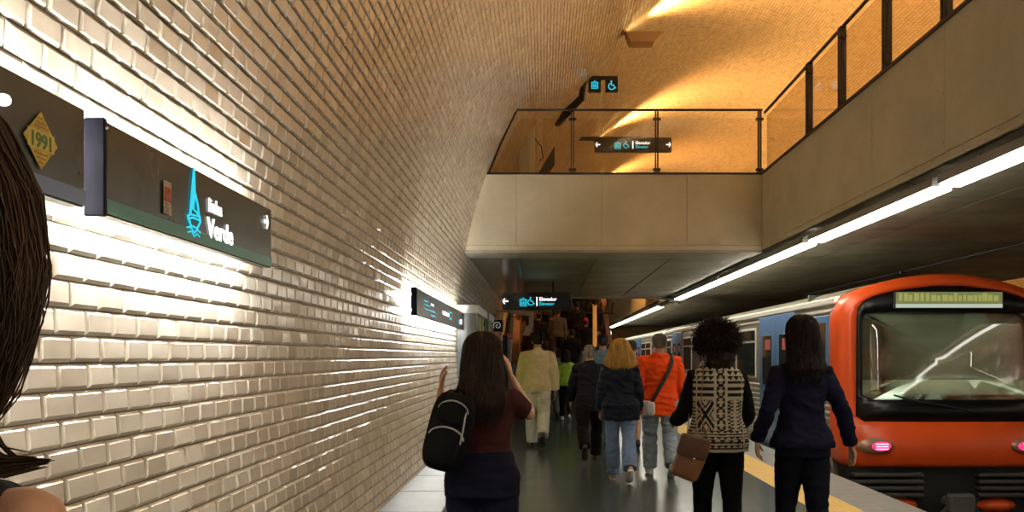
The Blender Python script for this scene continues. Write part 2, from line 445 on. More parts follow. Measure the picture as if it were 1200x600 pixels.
def mezzanine():
    top = empty('wall_mezzanine', (XF, 0, 3.0)); struct(top)
    T = Matrix.Translation((-XF, 0, -3.0))
    g = G(); g.box(XF+.03, 9.67, YN, YF, ZL-.0, ZT-.3); g.xf(T).build('core', M_SOFF, top)
    ys = [YN, -8, -5.9, -2.3, -.75, .79, 2.33, 3.88, 5.44, 6.98, 8.52, 12.8, 17, 21.3, 23, 26, 29, 32, 35, 38, 41, YF]
    for a, b in zip(ys[:-1], ys[1:]):
        g = G(); g.box(XF, XF+.06, a+.003, b-.003, ZS+.004, ZT)
        for z in (ZS+.1, ZS+.5, ZS+.95): stud(g, XF, a+.03, z, 'x')
        g.xf(T).build('panel', M_CONC, top)
    g = G(); g.box(XF, XF+.06, YN, YF, ZL, ZS-.003)
    k = 2.0
    while k < 14: stud(g, XF, k, ZS-.012, 'x'); k += .52
    g.xf(T).build('lip', M_CONC, top)
    g = G(); g.box(9.61, 9.67, YN, YF, ZL, ZT); g.xf(T).build('far_panel', M_CONC, top)
    # soffit over the tracks, jointed in slabs
    xs = [3.55, 4.4, 5.6, 6.8, 8.0, 9.6]; yy = [-6, -3, 0, 2.1, 4.2, 6.3, 8.4, 10.5, 12.6, 15, 18, 21, 24, 28, 32, 36, 40, 45.9]
    for a, b in zip(xs[:-1], xs[1:]):
        g = G()
        for c, d in zip(yy[:-1], yy[1:]): g.box(a+.008, b-.008, c+.008, d-.008, ZL-.03, ZL-.001)
        g.xf(T).build('soffit_slab', M_SOFF, top)
    g = G(); g.box(3.56, 9.6, -6, 45, ZL-.012, ZL+.01); g.xf(T).build('soffit_joint', mat('slab_joint_grey', (.22, .2, .16), .7), top)
mezzanine()

# ------------------------------------------------------------------ balustrades
def balustrade_bridge():
    r = empty('glass_balustrade', (1.2, YB0+.04, ZT), 0, 'glass balustrade with thin dark rail crossing above the platform on the concrete bridge', 'railing', 'glass balustrades')
    T = Matrix.Translation((-1.2, -YB0-.04, -ZT)); y = YB0+.04
    xl = wall_x(5.2)+.02
    G().tube([(xl, y, 5.2), (XF, y, 5.2)], .018, 8).xf(T).build('top_rail', M_DARK, r, True)
    G().box(wall_x(ZT)+.0, XF, y-.05, y+.05, ZT, ZT+.03).xf(T).build('base_rail', M_DARK, r)
    G().tube([(wall_x(ZT)+.03, y, ZT), (wall_x(4.7)+.03, y, 4.7), (xl, y, 5.2)], .016, 8).xf(T).build('end_post', M_DARK, r, True)
    px = [(671-637)*.0128, (770-637)*.0128, XF-.03]
    for x in px:
        g = G(); g.box(x-.025, x-.009, y-.03, y+.03, ZT, 5.2); g.box(x+.009, x+.025, y-.03, y+.03, ZT, 5.2)
        for z in (ZT+.08, 5.06): g.box(x-.055, x+.055, y-.022, y+.022, z-.018, z+.018)
        g.box(x-.05, x+.05, y-.045, y+.045, ZT, ZT+.04)
        g.xf(T).build('post', M_DARK, r)
    edges = [xl+.35]+px
    for a, b in zip(edges[:-1], edges[1:]):
        G().box(a+.035, b-.035, y-.005, y+.005, ZT+.05, 5.07).xf(T).build('glass_pane', M_GLASS, r)
    G().prism([(wall_x(ZT)+.1, ZT+.05), (xl+.3, ZT+.05), (xl+.3, 5.07), (xl+.05, 5.07)], 1, y-.005, y+.005).xf(T).build('glass_pane', M_GLASS, r)
balustrade_bridge()
def balustrade_mezz():
    x = XF+.04
    r = empty('glass_balustrade', (x, 6, ZT), 0, 'glass balustrade with dark posts climbing away on the concrete parapet above the train', 'railing', 'glass balustrades')
    T = Matrix.Translation((-x, -6, -ZT))
    y0, y1 = -6, 12.8; zr = 5.15
    G().tube([(x, y0, zr), (x, y1, zr)], .02, 8).xf(T).build('top_rail', M_DARK, r, True)
    G().box(x-.06, x+.06, y0, y1, ZT, ZT+.03).xf(T).build('base_rail', M_DARK, r)
    py = [10.65, 9.48, 8.24, 7.02, 5.8, 4.6, 3.4, 2.2, 1.0, -.2, -1.4]
    for y in py:
        g = G(); g.box(x-.04, x+.03, y-.04, y-.012, ZT, zr); g.box(x-.04, x+.03, y+.012, y+.04, ZT, zr)
        for z in (ZT+.08, zr-.12): g.box(x-.03, x+.025, y-.065, y+.065, z-.022, z+.022)
        g.box(x-.05, x+.05, y-.06, y+.06, ZT, ZT+.045)
        g.xf(T).build('post', M_DARK, r)
    e = [12.72]+py
    for a, b in zip(e[:-1], e[1:]):
        G().box(x-.005, x+.005, b+.05, a-.05, ZT+.05, zr-.09).xf(T).build('glass_pane', M_GLASS, r)
balustrade_mezz()

# ------------------------------------------------------------------ line lights along the mezzanine edge
def line_light(x, y0, y1, label, group='line lights along the mezzanine edge', lit=M_LAMP):
    r = empty('linear_light', (x, (y0+y1)/2, 2.955), 0, label, 'light', group)
    h = (y1-y0)/2
    g = G(); g.box(-.075, .075, -h, h, .05, .075); g.box(-.085, -.075, -h, h, .0, .075); g.box(.075, .085, -h, h, .05, .075)
    g.box(-.085, .085, -h-.02, -h, 0, .075); g.box(-.085, .085, h, h+.02, 0, .075)
    g.box(-.02, .02, -h*.7, -h*.7+.05, .075, .13); g.box(-.02, .02, h*.7, h*.7+.05, .075, .13)
    g.build('housing', M_STEEL, r)
    G().box(-.075, .095, -h, h, -.03, .05).build('diffuser', lit, r)
LL = [(-11, -6), (-5.8, -.4), (-.2, 3.5), (3.6, 7.2), (7.35, 10.75), (11.0, 16.2), (16.4, 21.8), (24.9, 28), (28.2, 33), (33.2, 38), (38.2, 43)]
nm = ['line of light nearest the camera overhead by the mezzanine edge', 'line of light behind the camera by the mezzanine edge', 'long lamp at the top right under the concrete parapet',
      'bright lamp at the right edge of the picture under the concrete parapet', 'bright lamp above the front of the train under the parapet', 'long lamp above the carriage doors, just right of the bridge corner', 'thin lamp under the bridge left of the unlit housing',
      'first lamp beyond the unlit housing', 'second lamp beyond the unlit housing', 'third lamp beyond the unlit housing', 'farthest lamp at the end of the lit line']
for (a, b), l in zip(LL, nm): line_light(3.42, a, b, l)
for a, b in ((-11, -5), (-4.8, 1), (1.2, 7), (7.2, 13)):
    line_light(9.85, a, b, 'line of light over the far platform, mirrored in the windscreen', 'line lights of the far platform', M_LAMP_FAR)
def unlit():
    r = empty('light_housing', (3.42, 23.6, 2.955), 0, 'unlit grey lamp housing with a hook hanging in the gap of the light line', 'light')
    G().box(-.10, .10, -.9, .9, -.05, .07, 0, .02).build('housing', M_STEEL, r)
    G().tube([(0, -.7, .07), (0, -.7, .5)], .02, 6).build('hanger', M_STEEL, r)
    G().tube([(.1, -.9, .0), (.2, -1.0, -.08), (.26, -1.0, -.02), (.2, -.95, .05)], .015, 6).build('hook', M_STEEL, r)
unlit()
# cable under the slab
def cable():
    x = 6.1
    r = empty('overhead_cable', (x, 6, 2.93), 0, 'thin dark cable slung under the concrete slab above the train', 'cable')
    G().tube([(0, -6, 0), (0, 0, -.01), (0, 5, 0), (0, 14, 0)], .016, 6).build('cable', M_BLACK, r, True)
    for y in (-3, .6, 4.5, 8.5):
        g = G(); g.tube([(0, y, 0), (0, y, .13)], .012, 6); g.box(-.04, .04, y-.03, y+.03, -.03, .02); g.build('hanger', M_BLACK, r)
cable()

# ------------------------------------------------------------------ bench
def bench():
    x0, x1, zt = -1.06, -.705, .42
    r = empty('bench', (-.9, 4, 0), 0, 'low stone bench with pale grey slab seat running along the tiled wall', 'bench')
    T = Matrix.Translation((.9, -4, 0))
    M_SL = mat('bench_slab', (.080, .100, .120), .45, noise_amt=.18, noise_scale=5)
    G().box(x0, x1-.04, -4, 11.9, 0, zt-.05).xf(T).build('base', mat('bench_base', (.16, .155, .13), .6, noise_amt=.2), r)
    y = -4.0
    while y < 11.8:
        g = G(); g.box(-1.16, x1, y+.004, y+.896, zt-.05, zt, 0, .006); g.xf(T).build('seat_slab', M_SL, r); y += .9
bench()

# ------------------------------------------------------------------ illuminated wall signs
SGX = -1.15
ZSB, ZST = 1.5+.3225*1.15, 1.5+.537*1.15
def sign_box(y0, y1, label, strip, name='wall_sign', lamp=220, caps=True, x=SGX, zb=ZSB, zt=ZST, depth=.045):
    r = empty(name, (x, (y0+y1)/2, zb), 0, label, 'sign', 'illuminated wall signs')
    h = (y1-y0)/2; H = zt-zb; back = wall_x((zb+zt)/2)-x
    G().box(-depth, 0, -h, h, 0, H, 0, .004).build('housing', M_SIGN, r)
    if strip: G().box(-.001, .004, -h+.006, h-.004, .004, H*.17).build('colour_strip', strip, r)
    if caps:
        G().box(-depth-.004, .006, -h-.012, -h+.004, -.006, H+.004, 0, .003).build('end_cap', M_NAVY, r)
        g = G(); g.tube([(.006, -h-.004, H-.022), (.009, -h-.004, H-.022)], .004, 8); g.build('screw', M_STEEL, r)
    for sy in (-h*.8, h*.8):
        g = G(); g.box(back+.0, -depth, sy-.03, sy+.03, H*.4, H*.6); g.build('bracket', M_STEEL, r)
    g = G()
    g.tube([(-depth-.035, -h+.05, H*.22), (-depth-.035, h-.05, H*.22)], .013, 8)
    g.build('lamp_tube', M_TUBE, r, True)
    g = G(); g.tube([(-depth-.035, -h+.05, H*.8), (-depth-.035, h-.05, H*.8)], .013, 8); g.build('lamp_tube', M_TUBE, r, True)
    return r, h, H
def arrow(r, y, z, s, M, m=None, name='arrow', frame=wall_frame):
    g = G(); t = s*.13; m = m or M_WHITE_E
    g.box(-s*.5, s*.42, -t, t, 0, .003)
    for sg in (1, -1):
        g.add([(s*.5, 0, 0), (s*.5-t*1.5, 0, 0), (s*.05-t*.4, sg*s*.5, 0), (s*.05+t*1.3, sg*s*.5, 0)] +
              [(s*.5, 0, .003), (s*.5-t*1.5, 0, .003), (s*.05-t*.4, sg*s*.5, .003), (s*.05+t*1.3, sg*s*.5, .003)],
              [(0, 1, 2, 3), (4, 5, 6, 7), (0, 3, 7, 4), (3, 2, 6, 7), (2, 1, 5, 6), (1, 0, 4, 5)])
    put_mesh(g.mesh(name, m), name, r, M)
def WY(xp): return 1000*1.15/(637-xp)           # depth along the wall-sign plane of an image column
def WZ(xp, yp): return 1.5+(417-yp)*1.15/(637-xp)

s1, h1, H1 = sign_box(2.235, WY(318), 'dark lit wall sign reading linha Verde with a sailing ship and arrow', M_GREEN)
yc = (2.235+WY(318))/2
def on1(xp, yp): return WY(xp)-yc, WZ(xp, yp)-ZSB
a, b = on1(243, 247); put_mesh(text_mesh('linha', .066, 'line_word', M_WHITE_E, .0006), 'lettering', s1, wall_frame(.004, a, b))
a, b = on1(242, 277); put_mesh(text_mesh('Verde', .096, 'line_name', M_WHITE_E, .0018), 'lettering', s1, wall_frame(.004, a, b))
a, b = on1(310.5, 260); arrow(s1, 0, 0, .055, wall_frame(.004, a, b))
def ship():
    g = G()
    def line(p, r=.0035): g.tube([(x, y, 0) for x, y in p], r, 5, 0)
    line([(-.022, -.02), (-.012, .05), (0, .135), (.004, .06), (.022, .02), (.030, -.015)])
    line([(-.022, -.02), (-.008, .02), (.0, .08)]); line([(.004, .06), (-.004, .0), (.028, -.012)])
    line([(-.036, -.03), (-.022, -.022), (.034, -.018), (.038, -.035), (.02, -.06), (-.018, -.058), (-.036, -.03)])
    line([(-.034, -.038), (-.01, -.03), (.032, -.03)])
    line([(-.04, -.068), (-.02, -.062), (0, -.078), (.02, -.064), (.036, -.07)]); line([(-.036, -.082), (-.015, -.075), (0, -.09), (.018, -.078), (.032, -.085)], .003)
    return g
a, b = on1(226, 245); put_mesh(ship().mesh('ship_symbol', M_CYAN_E, True), 'ship_symbol', s1, wall_frame(.004, a, b) @ Matrix.Diagonal((1.35, 1, 1, 1)))
def sticker():
    y0, z0 = on1(194, 232)
    r = empty('sticker', (SGX+.005, yc+y0, ZSB+z0), 0, 'small worn red and white paper sticker on the linha Verde sign', 'sticker')
    G().box(0, .0015, -.026, .026, -.05, .05).build('paper', mat('sticker_paper', (.42, .36, .27), .7, noise_amt=.35, noise_scale=60), r)
    G().box(.0012, .0022, -.024, .024, -.012, .032).build('printed_block', mat('sticker_red', (.33, .09, .05), .7, noise_amt=.5, noise_scale=70), r)
    g = G()
    for k in range(4): g.box(.0012, .0022, -.02, .012-.004*(k % 2), -.02-k*.007, -.0175-k*.007)
    g.build('printed_lines', mat('sticker_ink', (.12, .09, .07), .7), r)
sticker()
s0, h0, H0 = sign_box(.7, 2.14, 'dark lit wall sign with blue lower strip and a yellow diamond notice', M_BLUE, caps=False)
yc0 = (.7+2.14)/2
g = G(); g.tube([(0, 0, 0), (0, 0, .003)], .014, 12); put_mesh(g.mesh('dot', M_WHITE_E), 'symbol_dot', s0, wall_frame(.004, WY(1)-yc0, WZ(1, 117)-ZSB))
def diamond():
    y0, z0 = WY(45)-yc0, WZ(45, 165)-ZSB
    r = empty('sticker', (SGX+.005, yc0+y0, ZSB+z0), 0, 'yellow diamond sticker numbered 1991 on the leftmost dark sign', 'sticker')
    hh, hw = .066, .066
    G().prism([(0, -hh), (hw, 0), (0, hh), (-hw, 0)], 0, 0, .0015).build('paper', mat('diamond_yellow', (.50, .36, .05), .6, noise_amt=.3, noise_scale=40), r)
    G().prism([(-hw*.78, -.021), (hw*.78, -.021), (hw*.78, .021), (-hw*.78, .021)], 0, .001, .0022).build('number_band', mat('diamond_band', (.55, .45, .10), .6), r)
    put_mesh(text_mesh('1991', .046, 'number', mat('diamond_green', (.10, .17, .05), .6), .0012, .0008, 'CENTER'), 'number', r, wall_frame(.0025, 0, -.0165))
    g = G()
    mk = mat('diamond_ink', (.35, .18, .04), .6)
    for sg in (1, -1):
        g = G()
        for k in range(3): g.box(.001, .0022, -.026+.008*k, .026-.008*k, sg*(.030+.010*k)-.002, sg*(.030+.010*k)+.002)
        g.build('printed_lines', mk, r)
diamond()
s2, h2, H2 = sign_box(7.72, 12.4, 'long dark lit wall sign with lit cyan and white words, farther along the tiled wall', None)
yc2 = (7.72+12.4)/2
def on2(xp, yp): return WY(xp)-yc2, WZ(xp, yp)-ZSB
M_CY2 = M_CYAN_E
for (xp, yp, t, sz, m) in ((497, 357.5, 'Cais', .055, M_CY2), (496.5, 361.5, 'Rossio', .055, M_CY2), (497, 366, 'Santos', .055, M_CY2), (503.5, 361.5, 'B', .06, M_WHITE_E),
                           (504, 368, 'Sul', .055, M_CY2), (504, 372, 'Este', .05, M_CY2), (518.5, 373, 'Baixa', .10, M_WHITE_E), (526.5, 372.5, 'Norte', .04, M_CY2), (527, 375, 'Rio', .04, M_CY2)):
    pass
# the lettering of this sign is too small to read in the photograph: lit blocks of the same size and rhythm
def lit_blocks(lst):
    for (xa, ya, xb, yb, m) in lst:
        (y0, z0), (y1, z1) = on2(xa, ya), on2(xb, yb)
        zc = (z0+z1)/2; hgt = abs(z1-z0)*.55
        n = max(2, int((y1-y0)/.05)); g = G(); rnd = random.Random(int(xa*10+ya))
        for k in range(n):
            a0 = y0+(y1-y0)*k/n; a1 = a0+(y1-y0)/n*.74; t = hgt*.16
            hh2 = hgt*(.5 if rnd.random() < .3 else .36)
            g.box(.003, .006, a0, a0+t*1.2, zc-hgt*.36, zc+hh2)
            if rnd.random() < .8: g.box(.003, .006, a0, a1, zc-hgt*.36, zc-hgt*.36+t)
            if rnd.random() < .7: g.box(.003, .006, a0, a1, zc+hgt*.2, zc+hgt*.2+t)
            if rnd.random() < .6: g.box(.003, .006, a1-t, a1, zc-hgt*.36, zc+hgt*.36)
        g.build('lettering', m, s2)
lit_blocks([(497, 350.5, 501.5, 355.5, M_CY2), (497.5, 355.5, 504, 360.5, M_CY2), (498, 360.5, 504.5, 365.5, M_CY2), (505, 354, 508, 361, M_WHITE_E), (505, 362.5, 510, 368, M_CY2), (505, 368, 510, 373, M_CY2),
            (518.5, 361, 526, 374.5, M_WHITE_E), (526.5, 364, 529, 369, M_CY2), (526.5, 370, 529, 377, M_CY2), (537.5, 371, 539, 384, M_CY2), (539.2, 370, 541, 384.5, M_WHITE_E)])
# far platform sign (only met as a reflection in the windscreen)
def far_sign(y0, y1, lab):
    x = 2*CX-SGX
    r = empty('wall_sign', (x, (y0+y1)/2, ZSB), PI, lab, 'sign', 'illuminated signs of the far platform')
    h = (y1-y0)/2; H = ZST-ZSB
    G().box(-.045, 0, -h, h, 0, H).build('housing', M_SIGN, r)
    g = G(); g.tube([(-.08, -h+.05, H*.22), (-.08, h-.05, H*.22)], .013, 8); g.build('lamp_tube', M_TUBE, r, True)
    g = G(); g.tube([(-.08, -h+.05, H*.8), (-.08, h-.05, H*.8)], .013, 8); g.build('lamp_tube', M_TUBE, r, True)
far_sign(-6.5, -2.5, 'lit wall sign of the far platform, mirrored in the windscreen'); far_sign(1.5, 4.5, 'lit wall sign of the far platform, mirrored in the windscreen')

# ------------------------------------------------------------------ hanging direction signs
def lift_icon(s):
    g = G(); t = s*.12
    for a in ((-s/2, s/2, -s/2, -s/2+t), (-s/2, s/2, s/2-t, s/2), (-s/2, -s/2+t, -s/2, s/2), (s/2-t, s/2, -s/2, s/2)): g.box(a[0], a[1], a[2], a[3], 0, .004)
    for x in (-.22, 0, .22):
        g.box(s*(x-.065), s*(x+.065), -s*.3, s*.12, 0, .004); g.tube([(s*x, s*.22, 0), (s*x, s*.22, .004)], s*.07, 8, round_ends=False)
    g.add([(-.15*s, .58*s, .002), (.15*s, .58*s, .002), (0, .74*s, .002)], [(0, 1, 2)])
    return g
def chair_icon(s):
    g = G()
    g.tube([(s*.5*math.cos(a)*.75-.02*s, s*.5*math.sin(a)*.75-.14*s, .002) for a in np.linspace(1.9, 5.9, 14)], s*.06, 5)
    g.tube([(-.05*s, .3*s, .002), (-.02*s, 0, .002), (.24*s, 0, .002), (.36*s, -.34*s, .002), (.46*s, -.32*s, .002)], s*.065, 5)
    g.tube([(-.06*s, .46*s, 0), (-.06*s, .46*s, .004)], s*.1, 10, round_ends=False)
    return g
def hanging_sign(x, y, z, W, H, label, hang_z=None, arrows=(1, 0), bar=None):
    r = empty('hanging_sign', (x, y, z), 0, label, 'sign')
    G().box(-W/2, W/2, 0, .12, 0, H, 0, .008).build('housing', M_BLACK, r)
    if hang_z:
        for sx in (-W*.27, W*.23): G().box(sx-.025, sx+.025, .04, .08, H, hang_z-z).build('hanger', M_BLACK, r)
    k = H/.36; c = H*.5
    if arrows[0]: arrow(r, 0, 0, .12*k, face_frame(-W*.46, -.003, c) @ Matrix.Rotation(PI, 4, 'Z'))
    if arrows[1]: arrow(r, 0, 0, .12*k, face_frame(W*.46, -.003, c))
    put_mesh(lift_icon(.15*k).mesh('lift_symbol', M_CYAN_E), 'lift_symbol', r, face_frame(-W*.2, -.003, c-.03*k))
    put_mesh(chair_icon(.16*k).mesh('wheelchair_symbol', M_CYAN_E, True), 'wheelchair_symbol', r, face_frame(-W*.09, -.003, c))
    G().box(-W*.012, W*.004, -.004, 0, c-.10*k, c+.09*k).build('divider', M_WHITE_E, r)
    put_mesh(text_mesh('Elevador', .105*k, 'word', M_WHITE_E, .002*k), 'lettering', r, face_frame(W*.03, -.003, c+.01*k))
    put_mesh(text_mesh('Elevator', .095*k, 'word', M_CYAN_E, .0015*k), 'lettering', r, face_frame(W*.03, -.003, c-.085*k))
    return r
Y3 = 17.9
hanging_sign((629.5-637)*Y3/1000, Y3, 1.5+(417-363)*Y3/1000, 81*Y3/1000, 20*Y3/1000, 'black hanging sign with lift pictograms and Elevador, under the bridge', hang_z=3.06)
Y4 = 21.0
r4 = hanging_sign((742-637)*Y4/1000, Y4, 1.5+(417-178)*Y4/1000, 90*Y4/1000, 17*Y4/1000, 'black two-arrow Elevador sign on a bracket above the bridge', arrows=(1, 1))
g = G(); x0 = wall_x(6.9)-.05-(742-637)*Y4/1000; g.box(x0, 0.2, .14, .26, 17*Y4/1000-.02, 17*Y4/1000+.05); g.build('bracket', M_DARK, r4)
def pictos():
    Y = 16.5; zc = 1.5+.317*Y; xb = (690-637)*Y/1000
    r = empty('pictogram_sign', (xb, Y, zc-.2), 0, 'two black square lift and wheelchair pictogram boxes on a curved arm', 'sign')
    W = 14.5*Y/1000
    for k, (xp, ic) in enumerate(((697, lift_icon(.13)), (717, chair_icon(.16)))):
        x = (xp-690)*Y/1000
        o = G().box(x-W/2, x+W/2, 0, .09, .2-W/2, .2+W/2, 0, .006).build('pictogram_box', M_BLACK, r)
        me = ic.mesh('symbol', M_CYAN_E); put_mesh(me, 'symbol', o, face_frame(x, -.003, .2))
    x1 = (724-690)*Y/1000
    G().box(-.09, x1, .02, .07, .2+W/2, .2+W/2+.07).build('bracket', M_BLACK, r)
    a = [(-.04, .03, .36), (-.11, .06, .2), (-.13, .15, .0), (wall_x(zc-.5)-xb, .6, -.35)]
    G().tube(a, [.045, .06, .075, .09], 8, flat=.6).build('curved_arm', M_BLACK, r, True)
pictos()

# ------------------------------------------------------------------ warm wedge uplights on the vault
def wedge_lamp(y, label, col=(1, .46, .12), power=14000, wide=2600):
    z = 7.35; a = math.asin((z-CZ)/R); n = V((math.cos(a), 0, -math.sin(a))); t = V((math.sin(a), 0, math.cos(a)))
    p = V((CX-R*math.cos(a), y, z))
    r = empty('wedge_uplight', p+n*.04, 0, label, 'light', 'wedge uplights on the vault')
    g = G()
    # wedge: long horizontal box with slanted far end, hung off a bracket
    g.prism([(.02, -.02), (.70, -.02), (.52, -.20), (.10, -.20)], 1, -.16, .16)
    g.build('housing', mat('wedge_housing', (.36, .24, .13), .5), r)
    g = G(); g.tube([(-.02, 0, .06), (.06, 0, -.06), (.12, 0, -.12)], .035, 8); g.tube([(-.04, -.1, .04), (-.04, .1, .04)], .05, 8); g.build('bracket', mat('wedge_bracket', (.25, .18, .1), .5, .4), r, True)
    g = G(); g.box(.10, .58, -.13, .13, -.019, -.012); g.build('lens', M_WLAMP, r)
    L = bpy.data.lights.new('beam', 'SPOT'); L.energy = power; L.color = (1, .50, .13); L.spot_size = math.radians(12); L.spot_blend = .8; L.shadow_soft_size = .04
    o = bpy.data.objects.new('beam', L); COL.objects.link(o); o.location = p+n*.17+t*.05
    d = (t*1.0-n*.06).normalized(); o.rotation_euler = d.to_track_quat('-Z', 'Y').to_euler()
    L2 = bpy.data.lights.new('wash', 'SPOT'); L2.energy = wide; L2.color = col; L2.spot_size = math.radians(120); L2.spot_blend = 1; L2.shadow_soft_size = .15
    o2 = bpy.data.objects.new('wash', L2); COL.objects.link(o2); o2.location = p+n*.2+t*.45
    d2 = (t*.8+n*.3+V((.2, 0, 0))).normalized(); o2.rotation_euler = d2.to_track_quat('-Z', 'Y').to_euler()
for y, l in ((15.4, 'wedge uplight nearest the camera, high on the tiled vault'), (23.0, 'wedge uplight just above the Elevador sign on the bridge'), (30.6, 'wedge uplight farthest along the vault, its beam below the Elevador sign'), (7.8, 'wedge uplight overhead on the vault'), (.2, 'wedge uplight on the vault straight above the camera'), (-7.4, 'wedge uplight on the vault behind the camera')):
    if y > 10: wedge_lamp(y, l)
    elif y > 5: wedge_lamp(y, l, (1, .62, .30), 1500, 3300)
    else: wedge_lamp(y, l, (1, .80, .54), 1500, 4800)  # row continued unseen; wash made whiter and stronger as added fill

# ------------------------------------------------------------------ column and dark fixture behind the bridge balustrade
def column():
    Y = 15.2
    r = empty('service_column', ((618-637)*Y/1000, Y, ZT), 0, 'grey steel service column standing on the bridge behind the balustrade', 'column')
    h = 1.5+.296*Y-ZT
    G().box(-.15, .02, 0, .2, 0, h, 0, .008).build('front_cover', mat('column_grey', (.42, .47, .44), .5), r)
    G().box(.024, .13, .02, .22, .42, h-.0, 0, .008).build('side_cover', mat('column_grey_side', (.52, .56, .52), .5), r)
    g = G(); g.tube([(.13, .1, h-.6), (.25, .1, h-.75), (.28, .1, h-.95), (.22, .1, h-1.0)], .01, 6); g.build('cable', M_BLACK, r)
    q = empty('wedge_fixture', ((637-637)*Y/1000, Y+.1, ZT+.25), 0, 'dark wedge shaped fixture jutting out beside the grey column', 'light')
    g = G(); g.prism([(-.20, .12), (.20, .80), (.20, .45), (-.10, .10), (-.20, -.02)], 1, 0, .25); g.build('housing', M_DARK, q)
    g = G(); g.prism([(-.2, -.02), (-.1, .1), (.2, .45), (-.18, -.16)], 1, .02, .23); g.build('reflector', mat('wedge_reflector', (.3, .2, .08), .4, .5), q)
column()

# ------------------------------------------------------------------ far end of the left wall : lit cabinets, signs, equipment
def cabinet(y0, y1, label, x=-.98):
    r = empty('display_cabinet', (x, (y0+y1)/2, 0), 0, label, 'cabinet', 'display cabinets by the tiled wall')
    h = (y1-y0)/2; zt = 2.13; xb = -1.275-x; xl = -1.05-x
    G().box(xb, 0, -h, -h+.09, .5, zt).box(xl, 0, -h, -h+.09, 0, .5).build('side_panel', mat('cabinet_grey', (.07, .08, .09), .5), r)
    G().box(xb, 0, h-.09, h, .5, zt).box(xl, 0, h-.09, h, 0, .5).build('side_panel', mat('cabinet_grey2', (.12, .13, .13), .4, .4), r)
    G().box(xb, .02, -h, h, zt, zt+.12).build('header', M_STEEL, r)
    G().box(xl, -.01, -h+.09, h-.09, 0, .5).build('plinth', M_STEEL, r)
    G().box(-.07, -.035, -h+.09, h-.09, .5, zt).build('light_panel', glow('cabinet_panel', (.62, .64, .12), .8), r)
    g = G()
    for k in range(1, 3):
        yy = -h+.09+(2*h-.18)*k/3; g.box(-.03, 0, yy-.03, yy+.03, .5, zt)
    g.build('mullions', M_STEEL, r)
    G().box(-.02, -.012, -h+.09, h-.09, .5, zt).build('glass', glass_mat('cabinet_glass', (.95, .97, .9), .92), r)
cabinet(12.55, 14.6, 'grey cabinet with glowing yellow panel next to the long lit sign')
cabinet(15.0, 16.6, 'second grey glowing cabinet farther from the long lit sign')
def spiral_sign():
    Y = 17.5; W = 13.5*Y/1000; z = 1.5+(417-388.5)*Y/1000
    r = empty('projecting_sign', ((583-637)*Y/1000, Y, z), 0, 'small square black sign with a white spiral, projecting from the wall', 'sign')
    G().box(-W/2, W/2, 0, .05, 0, W, 0, .006).build('plate', M_BLACK, r)
    g = G(); g.tube([((.012+.0085*t)*math.cos(t*1.0+1), (.012+.0085*t)*math.sin(t*1.0+1), .002) for t in np.linspace(0, 9, 60)], .0055, 5)
    put_mesh(g.mesh('spiral', glow('spiral_white', (.8, .75, .65), .5), True), 'spiral', r, face_frame(0, -.003, W/2))
    G().box(wall_x(z)-r.location.x+.0, -W/2, .01, .04, W*.4, W*.6).build('arm', M_STEEL, r)
spiral_sign()
def call_post():
    Y = 19.5
    r = empty('call_post', ((592-637)*Y/1000, Y, 0), 0, 'slim dark call post with a side arm standing by the wall', 'post')
    G().box(-.06, .06, -.06, .06, 0, 1.98, 0, .01).build('column', M_BLACK, r)
    G().box(-.30, -.06, -.03, .03, 1.78, 1.84).build('arm', M_BLACK, r)
    G().box(-.33, -.22, -.05, .05, 1.72, 1.92, 0, .01).build('lamp_head', glow('post_lamp', (.95, 1, .9), 1.2), r)
    Y = 20.0
    q = empty('red_sign', ((597-637)*Y/1000, Y, 1.5+(417-398)*Y/1000), 0, 'small red sign with a white zigzag beside the dark call post', 'sign')
    W = 8*Y/1000
    G().box(-W/2, W/2, 0, .03, 0, W, 0, .004).build('plate', mat('sign_red', (.42, .06, .02), .5), q)
    g = G(); g.tube([(-.04, -.035, 0), (-.04, .035, 0), (.03, -.035, 0), (.03, .035, 0)], .009, 5); put_mesh(g.mesh('zigzag', mat('zigzag_white', (.7, .6, .5), .5)), 'zigzag', q, face_frame(0, -.003, W/2))
    G().box(-.02, .02, .032, .06, -1.5-(417-398)*Y/1000, W).build('post', M_STEEL, q)
call_post()
def beige_lamp():
    Y = 22.0; s = Y/1000
    r = empty('angled_lamp', ((608-637)*s, Y, 1.5+(417-393)*s), 0, 'beige angled wall lamp with a drooping box, left of the stairs', 'light')
    m = mat('beige_metal', (.50, .38, .22), .5)
    g = G(); g.prism([(-.22, .58), (.32, .50), (.40, .56), (.40, .62), (-.22, .68)], 1, 0, .18); g.build('arm', m, r)
    g = G(); g.prism([(.10, .0), (.28, .0), (.38, .30), (.38, .52), (.26, .48), (.26, .28), (.18, .22)], 1, 0, .18); g.build('lamp_box', m, r)
    G().tube([(wall_x(2.5)-r.location.x, .09, .63), (-.2, .09, .63)], .04, 8).build('wall_arm', m, r)
beige_lamp()

